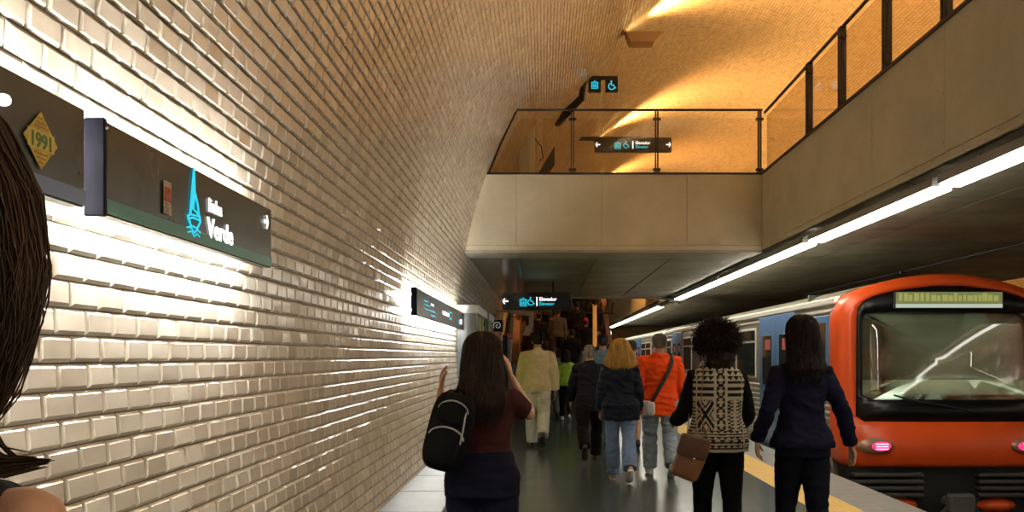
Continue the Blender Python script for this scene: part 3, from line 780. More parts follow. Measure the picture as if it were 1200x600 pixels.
# ------------------------------------------------------------------ stairs, landing, lit pole at the far end
def stairs():
    y0 = 24.6; n = 24; rise = ZT/n; run = .30
    M_ST = concrete('stair_stone', (.10, .075, .055), .3, .6, 4)
    g = G(); poly = [(y0, 0)]
    for i in range(n): poly += [(y0+i*run, (i+1)*rise), (y0+(i+1)*run, (i+1)*rise)]
    poly += [(y0+n*run, 0)]
    g.prism(poly, 0, -.75, 1.95); o = struct(g.build('floor_stairs', M_ST))
    for i, (xa, xb) in enumerate(((-.95, -.75), (1.95, 2.1))):
        g = G(); g.prism([(y0-.2, 0), (y0-.2, .95), (y0+n*run, ZT+.95), (y0+n*run, 0)], 0, xa, xb)
        struct(g.build('wall_stair_left' if i == 0 else 'wall_stair_right', mat('stair_brick', (.10, .045, .03), .8, noise_amt=.4, noise_scale=6)))
    g = G(); g.box(-.75, 1.95, y0+n*run, 40, ZT-.3, ZT); struct(g.build('floor_landing', M_ST))
stairs()
def pole():
    Y = 24.2
    r = empty('light_pole', ((697-637)*Y/1000, Y, 0), 0, 'slim glowing orange pole standing at the right of the stairs', 'pole')
    G().tube([(0, 0, .0), (0, 0, 2.95)], .055, 12, round_ends=False).build('tube', mat('orange_pole', (.75, .33, .07), .5, emit=(1, .4, .06), estr=.35), r, True)
    G().tube([(0, 0, 0), (0, 0, .06)], .12, 12, round_ends=False).build('base', M_STEEL, r)
    g = G()
    for k in range(7): g.tube([(-.55+k*.17, .1, 2.72), (-.5+k*.17, -.1, 3.0)], .022, 6)
    g.tube([(-.6, .1, 2.72), (.55, .1, 2.72)], .025, 6); g.build('bracket_rack', M_BLACK, r)
pole()
def signals():
    Y = 33
    r = empty('signal_post', ((707-637)*Y/1000, Y, 0), 0, 'small red lit panel on a post beyond the crowd at the platform end', 'signal')
    z = 1.5+(417-391)*Y/1000
    G().box(-.05, .05, 0, .1, 0, z).build('post', M_BLACK, r)
    G().box(-.15, .15, -.02, .08, z, z+.4, 0, .02).build('panel', glow('signal_red', (.9, .10, .08), .9), r)
    G().box(-.1, .1, -.03, .05, z+.42, z+.6, 0, .04).build('upper_lamp', glow('signal_white', (.9, 1, .85), 2), r)
    q = empty('signal_post', ((711-637)*Y/1000, Y-.6, 0), 0, 'green glowing signal lamp on a slim post next to the red panel', 'signal')
    G().box(-.04, .04, 0, .08, 0, 1.5+(417-395)*Y/1000).build('post', M_BLACK, q)
    g = G(); g.ell((0, -.02, 1.5+(417-391)*Y/1000), (.14, .1, .14)); g.build('lamp', glow('signal_green', (.75, 1, .6), 2.5), q, True)
signals()
# ------------------------------------------------------------------ the metro train
def train():
    XC, YF0 = 5.2, 10.8
    r = empty('metro_train', (XC, YF0, -1.1), 0, 'orange fronted silver metro train with blue doors standing at the platform', 'train')
    T = Matrix.Translation((0, 0, 1.1))       # local: x from centre, y from front, z from platform level
    def B(g, n, m, p=r, sm=False):
        return g.xf(T).build(n, m, p, sm)
    M_OR = mat('train_orange', (.76, .088, .012), .35, noise_amt=.1, noise_scale=2)
    M_AL = mat('brushed_aluminium', (.50, .46, .37), .32, .65, noise_amt=.12, noise_scale=1.5, stretch=(1, .05, 6))
    M_AL2 = mat('pale_gutter', (.74, .72, .66), .3, .3)
    M_DB = mat('door_blue', (.10, .21, .42), .3)
    M_WIN = mat('window_glass', (.03, .035, .033), .06, spec=.8)
    M_UND = mat('underframe', (.012, .012, .011), .7)
    M_GREY = mat('bogie_grey', (.12, .125, .11), .5, .4)
    W = 1.35
    left = [(-W, -.35), (-W, .08)]
    z = .10
    while z < .98: left += [(-W, z), (-W-.012, z+.015), (-W-.012, z+.045), (-W, z+.06)]; z += .085
    left += [(-W, 1.02), (-W, 2.08), (-W+.03, 2.20), (-W+.10, 2.30), (-W+.24, 2.38), (-.8, 2.46), (-.4, 2.52), (0, 2.54)]
    prof = left+[(-x, zz) for x, zz in left[::-1][1:]]
    ends = [(.55, 16.2), (16.75, 32.9)]
    for i, (a, b) in enumerate(ends):
        car = B(G().prism(prof, 1, a, b), 'car_body', M_AL)
        B(G().box(-W-.022, -W+.02, a, b, 2.19, 2.27, 0, .008).box(-W-.014, -W+.01, a, b, 2.09, 2.115), 'gutter', M_AL2, car)
        B(G().box(W-.02, W+.022, a, b, 2.19, 2.27, 0, .008), 'gutter', M_AL2, car)
        B(G().box(-W+.12, W-.12, a+.1, b-.1, -.75, -.35), 'underframe', M_UND, car)
        B(G().box(-.25, .25, b-.02, b+.6, -.3, 1.9), 'gangway', M_UND, car) if i == 0 else None
        doors = [(2.25, 4.35), (8.0, 9.7), (12.9, 14.6)] if i == 0 else [(17.8+k*5.2, 19.5+k*5.2) for k in range(3)]
        prev = .55+1.35 if i == 0 else a+.3
        for (d0, d1) in doors:
            mid = (d0+d1)/2
            for (e0, e1) in ((d0, mid-.006), (mid+.006, d1)):
                dr = B(G().box(-W-.016, -W+.02, e0, e1, -.02, 2.17, 0, .006), 'door', M_DB)
                B(G().box(-W-.020, -W-.010, e0+(e1-e0)*.25, e1-(e1-e0)*.2, 1.0, 1.85, 0, .003), 'door_window', M_WIN, dr)
                B(G().box(-W-.022, -W-.012, e0+(e1-e0)*.3, e0+(e1-e0)*.62, 1.60, 1.78), 'notice', mat('door_notice', (.55, .12, .12), .5), dr)
        gaps = []
        lst = [(a, a+.2)]+doors+[(b-.2, b)]
        for (p0, p1), (q0, q1) in zip(lst[:-1], lst[1:]):
            lo, hi = p1+.25, q0-.25
            if i == 0 and p0 == a: continue
            n = max(1, round((hi-lo)/1.5)); stp = (hi-lo)/n
            for k in range(n):
                w0, w1 = lo+k*stp+.05, lo+(k+1)*stp-.05
                if w1-w0 < .5: continue
                fr = B(G().box(-W-.014, -W+.01, w0, w1, 1.1, 2.0, 0, .006), 'window', M_AL2)
                B(G().box(-W-.019, -W-.008, w0+.04, w1-.04, 1.14, 1.74), 'pane', M_WIN, fr)
                B(G().box(-W-.019, -W-.008, w0+.04, w1-.04, 1.78, 1.96), 'vent_pane', M_WIN, fr)
        for yb in (a+2.3, b-2.6):
            bg = B(G().box(-1.0, 1.0, yb-1.2, yb+1.2, -.85, -.6, 0, .03).box(-1.05, -.85, yb-1.4, yb+1.4, -.7, -.45, 0, .03).box(.85, 1.05, yb-1.4, yb+1.4, -.7, -.45, 0, .03), 'bogie', M_GREY)
            for yy in (yb-.95, yb+.95):
                for xx in (-.75, .75):
                    B(G().tube([(xx-.06, yy, -.68), (xx+.06, yy, -.68)], .42, 24, round_ends=False), 'wheel', M_GREY, bg)
    # cab side window
    B(G().box(-W-.016, -W+.01, .72, 1.35, 1.0, 2.05, 0, .006), 'cab_side_window', M_DB)
    B(G().box(-W-.020, -W-.008, .80, 1.27, 1.3, 1.95), 'cab_side_pane', M_WIN)
    # ---- front shell
    def sample(poly, c, n=72):
        out = []
        for k in range(n):
            a = 2*PI*k/n; d = V((math.cos(a), math.sin(a))); best = None
            for i in range(len(poly)):
                p = V(poly[i])-V(c); q = V(poly[(i+1) % len(poly)])-V(c); e = q-p
                den = d.x*e.y-d.y*e.x
                if abs(den) < 1e-9: continue
                t = (p.x*e.y-p.y*e.x)/den; u = (p.x*d.y-p.y*d.x)/den
                if t > 0 and -1e-6 <= u <= 1+1e-6: best = t if best is None else max(best, t)
            out.append((c[0]+d.x*best, c[1]+d.y*best))
        return out
    oc = (0, 1.3)
    half = [(-1.30, .05), (-1.37, .12), (-1.37, 2.05), (-1.33, 2.18), (-1.22, 2.30), (-1.0, 2.40), (-.6, 2.51), (-.2, 2.565)]
    outer = sample(half+[(-x, z) for x, z in half[::-1]], oc)
    hw = [(-1.19, .66), (-1.215, .72), (-1.17, 2.10), (-1.05, 2.24), (-.7, 2.34), (-.2, 2.40)]
    inner = sample(hw+[(-x, z) for x, z in hw[::-1]], oc)
    hg = [(-1.08, .94), (-1.12, .99), (-1.10, 2.00), (-1.04, 2.06)]
    pane = sample(hg+[(-x, z) for x, z in hg[::-1]], oc)
    def bow(x, z): return .03+.10*(x/1.35)**2+max(0, z-.66)*.07
    def ins(o, d): return [(oc[0]+(x-oc[0])*(1-d/1.35), oc[1]+(z-oc[1])*(1-d/1.3)) for x, z in o]
    ring = lambda pts, y, bw: [(x, y+bw*bow(x, z), z) for x, z in pts]
    g = G(); g.rings([ring(outer, .62, 0), ring(outer, .30, 0), ring(ins(outer, .015), .12, .6), ring(ins(outer, .05), .02, 1), ring(ins(outer, .085), -.01, 1), ring(inner, -.02, 1), ring(inner, .06, 1)], cap=False)
    shell = B(g, 'cab_front', M_OR, r, True)
    g = G(); g.rings([ring(inner, .03, 1), ring(ins(inner, .01), -.005, 1), ring(pane, -.005, 1), ring(pane, .03, 1)], cap=False)
    B(g, 'windscreen_surround', mat('gloss_black', (.006, .006, .007), .35, spec=.3), shell, True)
    gp = G(); gp.rings([ring([(oc[0]+(x-oc[0])*k, oc[1]+(z-oc[1])*k) for x, z in pane], .012, 1) for k in (1, .8, .6, .4, .2, .02)], cap=True)
    B(gp, 'windscreen', glass_mat('windscreen_glass', (.74, .80, .72), .84, .03), shell, True)
    # destination panel above the windscreen (its writing is blurred beyond reading)
    dp = B(G().box(-.72, .68, .10, .14, 2.105, 2.325, 0, .01), 'destination_panel', mat('dest_panel', (.03, .03, .03), .3), shell)
    g = G()
    rnd = random.Random(4); x = -.66
    while x < .58:
        wd = rnd.uniform(.03, .07); g.box(x, x+wd, .093, .0985, 2.20, 2.30-rnd.choice((0, .02, .03))); x += wd+rnd.uniform(.008, .03)
    B(G().box(-.70, .66, .0985, .102, 2.165, 2.315), 'led_field', glow('led_olive', (.30, .34, .12), .55), dp)
    B(g, 'led_row', glow('led_yellow', (.55, .56, .14), .6), dp)
    B(G().box(-.70, .66, .094, .1, 2.115, 2.163), 'led_strip', glow('led_pale', (.62, .70, .55), .75), dp)
    # cab interior behind the windscreen
    B(G().box(-1.25, 1.25, 1.9, 1.95, .1, 2.4), 'cab_wall', mat('cab_wall', (.05, .065, .05), .7), shell)
    B(G().prism([(.12, .94), (.14, .98), (.50, 1.18), (.85, 1.18), (.85, .94)], 0, -1.18, 1.18), 'dashboard', mat('cab_dash', (.70, .68, .50), .6), shell)
    B(G().box(-.75, -.25, 1.25, 1.7, .95, 1.75, 0, .05).box(-.65, -.35, 1.55, 1.7, 1.75, 1.95, 0, .04), 'driver_seat', mat('seat_dark', (.03, .03, .035), .8), shell)
    B(G().box(-1.3, 1.3, .6, 1.95, .92, .94), 'cab_floor', M_UND, shell)
    g = G(); g.tube([(.25, .03, .80), (-.5, .02, .93), (-.75, .025, 1.0)], .012, 6); B(g, 'wiper', M_UND, shell, True)
    Lc = bpy.data.lights.new('cab_fill', 'AREA'); Lc.shape = 'RECTANGLE'; Lc.size = 2.0; Lc.size_y = .3; Lc.energy = 7; Lc.color = (.95, 1, .86)  # unseen light added to brighten the dashboard behind the glass
    oc_ = bpy.data.objects.new('cab_fill', Lc); COL.objects.link(oc_); oc_.location = (XC, YF0+.42, 2.2); oc_.rotation_euler = (-.1, 0, 0)
    # tail lights
    for sx in (-1, 1):
        g = G(); g.ell((sx*.98, .045, .355), (.24, .07, .105), 24, 10)
        h = B(g, 'tail_light', mat('tail_bezel', (.42, .24, .16), .3, .3), shell, True)
        g = G(); g.ell((sx*.93, -.01, .355), (.125, .04, .06), 24, 10); B(g, 'lens', glow('tail_red', (1, .03, .16), 1.6), h, True)
        g = G()
        for k in (-1, 0, 1): g.box(sx*.93-.075, sx*.93+.075, -.056, -.04, .355+k*.032-.006, .355+k*.032+.006)
        B(g, 'lamp_bar', glow('tail_pink', (1, .45, .7), 2.2), h)
    # bumper, coupler and lower pods
    mbd = mat('bumper_dark', (.05, .05, .042), .6)
    for k in range(4):
        for xa in (-1.25, .35): B(G().box(xa, xa+.9, .06, .2, -.30+k*.085, -.25+k*.085, 0, .012), 'bumper_bar', mbd, shell)
    B(G().box(-1.3, 1.3, .2, .5, -.75, .06), 'apron', M_UND, shell)
    for sx in (-1, 1):
        g = G(); g.ell((sx*.63, .25, -.42), (.26, .2, .10), 20, 8); B(g, 'step_pod', M_OR, shell, True)
    g = G(); g.tube([(0, .3, -.38), (0, -.12, -.36)], [.09, .07], 10); g.box(-.16, .16, -.24, -.08, -.5, -.22, 0, .03); g.tube([(.1, -.2, -.3), (.28, -.1, -.5), (.4, .2, -.55)], .025, 6); g.tube([(-.1, -.2, -.3), (-.25, -.05, -.55), (-.4, .2, -.6)], .025, 6)
    B(g, 'coupler', M_GREY, shell)
    B(G().box(-.7, -.25, .0, .25, -.62, -.5, 0, .03).box(.25, .7, .0, .25, -.62, -.5, 0, .03), 'lifeguard', M_GREY, shell)
train()
# ------------------------------------------------------------------ people
SKIN = mat('skin', (.46, .25, .16), .5, noise_amt=.08, noise_scale=20)
SKIN_D = mat('skin_tan', (.36, .19, .12), .5, noise_amt=.08, noise_scale=20)
EYE = mat('eye_dark', (.03, .02, .018), .2)
LIP = mat('lip', (.35, .12, .10), .5)
_fc = {}
def FAB(c, rough=.85, amt=.18):
    k = (tuple(c), rough, amt)
    if k not in _fc: _fc[k] = fabric('fabric_%02x%02x%02x' % tuple(int(min(1, x)*255) for x in c), c, rough, amt)
    return _fc[k]
_hc = {}
def HAIRM(c):
    k = tuple(c)
    if k not in _hc: _hc[k] = mat('hair', c, .5, noise_amt=.45, noise_scale=30, stretch=(1, 1, .15), spec=.22)
    return _hc[k]
def ringz(c, rx, ry, n=24, sq=1.0):
    out = []
    for k in range(n):
        a = 2*PI*k/n; ca, sa = math.cos(a), math.sin(a)
        out.append(V((c[0]+rx*math.copysign(abs(ca)**sq, ca), c[1]+ry*math.copysign(abs(sa)**sq, sa), c[2])))
    return out
TORSO_M = [(.83, .125, .100, -.005), (.88, .162, .118, -.012), (.94, .170, .122, -.015), (1.02, .158, .110, -.005), (1.10, .150, .104, 0), (1.20, .160, .110, .0), (1.30, .175, .116, .0), (1.37, .185, .110, -.005), (1.42, .168, .092, -.008), (1.455, .115, .075, -.008), (1.48, .075, .066, -.005), (1.52, .058, .06, .003)]
TORSO_F = [(.83, .125, .105, -.008), (.88, .168, .125, -.018), (.93, .178, .128, -.022), (1.00, .160, .112, -.010), (1.09, .130, .096, 0), (1.18, .138, .100, .006), (1.27, .152, .112, .012), (1.35, .160, .104, .0), (1.40, .150, .088, -.006), (1.44, .105, .070, -.008), (1.465, .066, .060, -.004), (1.52, .050, .053, .004)]

class Person:
    def __init__(p, label, x, y, H, sex='m', rz=0.0, wide=1.0, legs=((12, 5), (-14, 22)), arms=((10, 10, 8), (-12, 15, 8)),
                 joints=None, lean=2.0, head_yaw=0.0, head_pitch=0.0, skin=None, near=True, z=0.0, group=None, name='person', spread=.09):
        p.H = H; p.s = H/1.75; p.sex = sex; p.wide = wide; p.near = near; p.lean = lean; p.skin = skin or SKIN; p.seed = random.random()*50
        p.T = TORSO_F if sex == 'f' else TORSO_M
        p.sh = (.150 if sex == 'f' else .180)*(.5+.5*wide)
        J = {}
        # legs: (thigh forward deg, knee flex deg) left(-x), right(+x)
        for sd, key in ((-1, 'L'), (1, 'R')):
            th, kn = legs[0 if sd < 0 else 1]
            hip = V((sd*spread, -.01, .90)); a = math.radians(th); b = math.radians(th-kn)
            knee = hip+V((sd*.005, math.sin(a)*.42, -math.cos(a)*.42)); ank = knee+V((-sd*.012, math.sin(b)*.41, -math.cos(b)*.41))
            J['hip'+key], J['knee'+key], J['ank'+key] = hip, knee, ank
            fp = math.radians(legs[0 if sd < 0 else 1][2]) if len(legs[0 if sd < 0 else 1]) > 2 else None
            if fp is None: fp = max(-1.1, min(.25, b*.9)) if b < 0 else .25*min(1, b)
            J['foot'+key] = fp       # pitch of the toe, up positive
        # arms: (swing fwd, elbow flex, abduct)
        for sd, key in ((-1, 'L'), (1, 'R')):
            sw, el, ab = [math.radians(t) for t in arms[0 if sd < 0 else 1]]
            S = V((sd*p.sh, -.005, 1.395 if sex == 'm' else 1.375))
            E = S+V((sd*math.sin(ab), math.sin(sw)*math.cos(ab), -math.cos(sw)*math.cos(ab)))*.285
            ab2 = ab*.35
            Wd = V((sd*math.sin(ab2), math.sin(sw+el)*math.cos(ab2), -math.cos(sw+el)*math.cos(ab2)))
            J['sh'+key], J['el'+key], J['wr'+key] = S, E, E+Wd*.25
        if joints:
            for k, v in joints.items(): J[k] = V(v) if not isinstance(v, float) else v
        p.J = J
        lo = 9
        for key in 'LR':
            a = J['ank'+key]; fp = J['foot'+key]
            for dy, dz in ((-.055, -.085), (.19, -.085)):
                lo = min(lo, a.z+dy*math.sin(fp)+dz*math.cos(fp))
        p.dz = -lo
        p.hy, p.hp = head_yaw, head_pitch
        p.root = empty(name, (x, y, z), rz, label, 'person', group)
        p.M = Matrix.Translation((x, y, z)) @ Matrix.Rotation(rz, 4, 'Z')
    # map base-unit point to local metres (with lean of everything above the hip)
    def P(p, v):
        v = V(v); l = math.tan(math.radians(p.lean))*max(0, v.z-.95)
        return V((v.x, v.y+l, v.z+p.dz))*p.s
    def HR(p, v):        # head rotation about the neck, then P
        c = V((0, 0, 1.53)); q = V(v)-c
        q = Matrix.Rotation(math.radians(p.hy), 3, 'Z') @ (Matrix.Rotation(math.radians(p.hp), 3, 'X') @ q)
        return p.P(q+c)
    def XG(p, g, head=False):
        f = p.HR if head else p.P
        g.v = [tuple(f(q)) for q in g.v]; return g
    def vox(p, near, far): return near if p.near else far
    def torso(p, g, off, z0, z1, hem=None, flare=0.0, belly=0.0):
        R_ = []
        zs = [t[0] for t in p.T]
        def at(z):
            if z <= zs[0]: t = p.T[0]; return t[1], t[2], t[3]
            for a, b in zip(p.T[:-1], p.T[1:]):
                if a[0] <= z <= b[0]:
                    k = (z-a[0])/(b[0]-a[0]); return tuple(a[i]*(1-k)+b[i]*k for i in (1, 2, 3))
            t = p.T[-1]; return t[1], t[2], t[3]
        n = max(4, int((z1-z0)/.035))
        for i in range(n+1):
            z = z0+(z1-z0)*i/n; rx, ry, cy = at(max(z, .90))
            k = 1-(i/n); w = p.wide if z < 1.40 else 1+(p.wide-1)*max(0, (1.5-z)/.1)
            fl = flare*max(0, (1.05-z)/.3)
            R_.append(ringz((0, cy, z), rx*w+off+fl, ry*(.4+.6*w)+off+fl*.8, 28, .92))
        g.rings(R_)
    def limb(p, g, a, b, c, r, n=14):
        """three-joint limb with radii at a, mid, b, mid, c"""
        a, b, c = V(a), V(b), V(c)
        pts = [a, a.lerp(b, .35), a.lerp(b, .75), a.lerp(b, .94), b.lerp(c, .06), b.lerp(c, .3), b.lerp(c, .65), c]
        rr = [r[0], r[1], r[2], r[3], r[3], r[4], r[5], r[6]]
        g.tube(pts, rr, n)
    def arm_r(p, off, k=1.0):
        f = .9 if p.sex == 'f' else 1.0; f *= (.4+.6*p.wide)
        return [x*f*k+off for x in (.054, .051, .044, .040, .041, .034, .026)]
    def leg_r(p, off):
        f = (.3+.7*p.wide)
        return [x*f+off for x in (.092, .086, .068, .056, .056, .056, .040)]
    def hand_dir(p, key):
        return (p.J['wr'+key]-p.J['el'+key]).normalized()
    def hand(p, g, key, curl=.5, palm=None, spread=1.0):
        sd = -1 if key == 'L' else 1
        d = p.J.get('hd'+key) or p.hand_dir(key); d = V(d).normalized()
        n = V(palm) if palm else V((-sd, 0, 0)); n = (n-d*n.dot(d)).normalized()
        s = n.cross(d)*1.0
        if s.y < 0 and not palm: s = -s
        w = p.J['wr'+key]; f = .92 if p.sex == 'f' else 1.0
        g.tube([w-d*.03, w+d*.01, w+d*.045, w+d*.085*f, w+d*.098*f], [.023, .024, .037, .040, .030], 12, flat=.42, up=n)
        for k, ln in enumerate((.072, .080, .074, .058)):
            b = w+d*.085*f+s*(.030-.0205*k)*f
            dd = (d+s*(.13-.09*k)*spread).normalized(); q = [b-dd*.02, b]; ang = 0
            for j in range(3):
                ang += curl*(.35, .55, .45)[j]
                q.append(q[-1]+(dd*math.cos(ang)+n*math.sin(ang))*ln*(.42, .32, .26)[j]*f)
            g.tube(q, [.0085, .0088, .0082, .0076, .0066], 8)
        b = w+d*.03*f+s*.024
        t1 = b+(s*.75+d*.6+n*.3).normalized()*.042; t2 = t1+(s*.35+d*.85+n*.4).normalized()*.03; t3 = t2+(d*.9+n*.5).normalized()*.024
        g.tube([b-s*.012, t1, t2, t3], [.015, .0115, .0095, .008], 8)
    def body(p, bare_arms=True, bare_legs=False, curl=(.5, .5), palms=(None, None), spread=1.0, slim=.006):
        g = G(); J = p.J
        p.torso(g, -slim, .84, 1.52)
        for key in 'LR':
            p.limb(g, J['sh'+key], J['el'+key], J['wr'+key], p.arm_r(-.003))
            p.hand(g, key, curl[0 if key == 'L' else 1], palms[0 if key == 'L' else 1], spread)
            p.limb(g, J['hip'+key], J['knee'+key], J['ank'+key], p.leg_r(-.006))
            a = J['ank'+key]; fp = J['foot'+key]; d = V((0, math.cos(fp), math.sin(fp))); u = V((0, -math.sin(fp), math.cos(fp)))
            g.tube([a-d*.045-u*.05, a-u*.045, a+d*.08-u*.055, a+d*.16-u*.066], [.030, .036, .034, .022], 10, flat=.8, up=u)
        g.tube([(0, .0, 1.44), (0, .004, 1.50), (0, .008, 1.57)], [.064, .056, .056] if p.sex == 'm' else [.054, .047, .048], 16)
        b = len(g.v)
        # head
        g.ell((0, -.004, 1.645), (.074, .094, .103), 24, 14)
        g.ell((0, .022, 1.585), (.060, .070, .070), 20, 12)
        g.ell((0, .040, 1.548), (.036, .045, .034), 16, 8)
        g.tube([(0, .088, 1.640), (0, .104, 1.605), (0, .110, 1.592)], [.010, .014, .016], 10)
        g.ell((-.012, .098, 1.590), (.011, .012, .008), 8, 6); g.ell((.012, .098, 1.590), (.011, .012, .008), 8, 6)
        g.ell((0, .083, 1.560), (.026, .014, .007), 12, 6); g.ell((0, .081, 1.549), (.022, .013, .007), 12, 6)
        g.tube([(-.045, .074, 1.655), (-.02, .090, 1.660), (.02, .090, 1.660), (.045, .074, 1.655)], [.008, .010, .010, .008], 8)
        for sd in (-1, 1):
            g.ell((sd*.031, .080, 1.638), (.013, .010, .009), 10, 6)
            g.ell((sd*.077, -.008, 1.612), (.010, .022, .034), 12, 8, rot=Matrix.Rotation(sd*.35, 3, 'Z'))
        vs = g.v; g.v = [tuple(p.P(q)) for q in vs[:b]]+[tuple(p.HR(q)) for q in vs[b:]]
        eyes = [p.HR((sd*.031, .088, 1.638)) for sd in (-1, 1)]; mouth = p.HR((0, .090, 1.555))
        def paint(me):
            s = p.s
            for f in me.polygons:
                c = f.center
                if min((c-e).length for e in eyes) < .0125*s: f.material_index = 1
                else:
                    d = c-mouth
                    if abs(d.x) < .024*s and abs(d.z) < .010*s and abs(d.y) < .016*s: f.material_index = 2
        o = remesh(g, 'body', [p.skin, EYE, LIP], p.vox(.0062, .011)*1.0, 2, p.root, paint=paint)
        return o
    def top(p, name, fab, off=.02, z0=.86, z1=1.47, sleeve='long', flare=0.0, amp=.006, collar=None, hem_rib=False, paint=None, vox=None, mats=None, armoff=None, hood=False, freq=8, cuff=.0):
        g = G(); J = p.J; ao = off if armoff is None else armoff
        p.torso(g, off, z0, z1, flare=flare)
        if hem_rib: g.tube([V((0, 0, z0)), V((0, 0, z0+.06))], .01, 6)
        for key in 'LR':
            S, E, Wr = J['sh'+key], J['el'+key], J['wr'+key]
            sd = -1 if key == 'L' else 1
            r = p.arm_r(ao); inn = S+V((-sd*.05, 0, .0))
            if sleeve == 'long':
                g.tube([inn, S, S.lerp(E, .3), S.lerp(E, .75), E, E.lerp(Wr, .3), E.lerp(Wr, .7), E.lerp(Wr, .97)], [r[0]*.9, r[0]+.004, r[1], r[2]+.003, r[3]+.003, r[4]+.002, r[5]+.003, r[6]+.006+cuff], 14, round_ends=False)
            elif sleeve == 'short':
                g.tube([inn, S, S.lerp(E, .3), S.lerp(E, .60)], [r[0]*.9, r[0]+.004, r[1]+.004, r[2]+.010], 14, round_ends=False)
            elif sleeve == 'none':
                g.ell(S+V((-sd*.035, 0, -.01)), (.052, .068, .062))
        if collar:
            rs = []
            for z, k in ((1.44, .020), (1.475, .022), (1.50, .020), (1.515, .010)): rs.append(ringz((0, -.004+.01*(z-1.44)/.07, z), .062+k+(1.5-z)*.35, .060+k+(1.5-z)*.2, 20))
            g.rings(rs)
        if hood:
            g.ell((0, -.085, 1.425), (.125, .055, .075), 20, 10, rot=Matrix.Rotation(-.35, 3, 'X'))
            g.tube([(.07, .05, 1.46), (.105, -.02, 1.465), (.07, -.09, 1.475), (0, -.115, 1.47), (-.07, -.09, 1.475), (-.105, -.02, 1.465), (-.07, .05, 1.46)], [.02, .028, .034, .036, .034, .028, .02], 10)
        p.XG(g)
        return remesh(g, name, mats or [fab], vox or p.vox(.0085, .014), 3, p.root, amp*1.5*(1 if p.near else .7), freq, (1.2, 1.2, 1.0), p.seed, paint=paint, folds=True)
    def bottoms(p, name, fab, off=.016, kind='trousers', flare=0.0, top_z=1.03, amp=.006, vox=None):
        g = G(); J = p.J
        p.torso(g, off, .84, top_z)
        if kind == 'skirt':
            rs = []
            for z, w, d in ((.30, .165, .14), (.5, .19, .155), (.7, .20, .16), (.88, .18, .145), (top_z, .15, .12)): rs.append(ringz((0, -.01, z), w*p.wide+off, d+off, 24))
            g.rings(rs)
        else:
            for key in 'LR':
                Hh, K, A = J['hip'+key], J['knee'+key], J['ank'+key]
                r = p.leg_r(off)
                if kind == 'shorts': g.tube([Hh, Hh.lerp(K, .4), Hh.lerp(K, .92)], [r[0], r[1]+.012, r[2]+.022], 16, round_ends=False)
                else:
                    g.tube([Hh, Hh.lerp(K, .3), Hh.lerp(K, .7), K, K.lerp(A, .3), K.lerp(A, .7), K.lerp(A, 1.02)], [r[0], r[1]+.004, r[2]+.006, r[3]+.006+flare*.2, r[4]+.004+flare*.45, r[5]-.006+flare*.8, r[6]+.004+flare], 16, round_ends=False)
        p.XG(g)
        return remesh(g, name, [fab], vox or p.vox(.0085, .014), 3, p.root, amp*1.5*(1 if p.near else .7), 7, (1, 1, 1.5), p.seed+9, folds=True)
    def shoes(p, m, sole, name='shoe', high=.0, heel=.0):
        for key in 'LR':
            a = p.J['ank'+key]; fp = p.J['foot'+key]; d = V((0, math.cos(fp), math.sin(fp))); u = V((0, -math.sin(fp), math.cos(fp))); x = V((1, 0, 0)); sd = -1 if key == 'L' else 1
            g = G(); rs = []
            for t, w, h in ((-.075, .012, .03), (-.068, .028, .062), (-.04, .036, .085+high), (.0, .038, .092+high), (.045, .039, .072), (.10, .045, .056), (.15, .046, .046), (.185, .036, .036), (.203, .014, .022)):
                ring = []
                for k in range(14):
                    b = 2*PI*k/14; px = w*math.cos(b); pz = h*.5+h*.5*math.copysign(abs(math.sin(b))**.7, math.sin(b))
                    ring.append(a+d*t+x*(px+sd*.008*max(0, t)/.2)+u*(pz-.080+.004))
                rs.append(ring)
            g.rings(rs, 0)
            rs = []
            for t, w in ((-.078, .02), (-.06, .036), (0, .036), (.06, .040), (.12, .048), (.17, .044), (.205, .018)):
                rs.append([a+d*t+x*(w*c[0])+u*(c[1]*.022-.0855) for c in ((-1, 0), (1, 0), (1, 1), (-1, 1))])
            g.rings(rs, 1)
            p.XG(g); g.build(name, [m, sole], p.root, True)
    # ---- hair
    def hair_shell(p, rings, c, strands=160, wav=.006, r=.0022, name='hair', amp=.006, seglen=14, vox=None, extra=None, tip=.04, spread=.05):
        """rings: (cx, cy, z, rx, ry) from the crown down"""
        g = G(); g.rings([ringz((a, b, z), rx, ry, 24) for a, b, z, rx, ry in rings])
        if extra: extra(g)
        p.XG(g, True)
        o = remesh(g, name, [HAIRM(c)], vox or p.vox(.008, .013), 3, p.root, amp, 16, (1, 1, .25), p.seed)
        if strands:
            sg = G(); rnd = random.Random(int(p.seed*100)); n = len(rings)
            for _ in range(strands):
                th = rnd.uniform(0, 2*PI); t0 = rnd.uniform(0, .35); t1 = rnd.uniform(.72, 1.0+tip); ph = rnd.uniform(0, 6); k = rnd.uniform(.98, 1.0+spread); dr = rnd.uniform(-.25, .25); fq = rnd.uniform(5, 10)
                pts = []
                for j in range(seglen):
                    t = (t0+(t1-t0)*j/(seglen-1))*(n-1); ex = max(0, t-(n-1)); t = min(t, n-1.001); i = int(t); f = t-i
                    a, b = rings[i], rings[i+1]; q = [a[m]*(1-f)+b[m]*f for m in range(5)]
                    gr = min(1, j/seglen*2)
                    tt = th+dr*j/seglen+wav*6*gr*math.sin(fq*j/seglen+ph)
                    kk = k*(1+(.02+wav*2.0)*gr*math.sin(fq*1.3*j/seglen+ph*1.7))
                    pts.append((q[0]+q[3]*kk*math.cos(tt), q[1]+q[4]*kk*math.sin(tt), q[2]-ex*.035))
                sg.tube(pts, [r*(1-.5*j/seglen) for j in range(seglen)], 3, round_ends=False, cap=False)
            p.XG(sg, True)
            me = o.data; me2 = sg.mesh('strands', [HAIRM(c)], True)
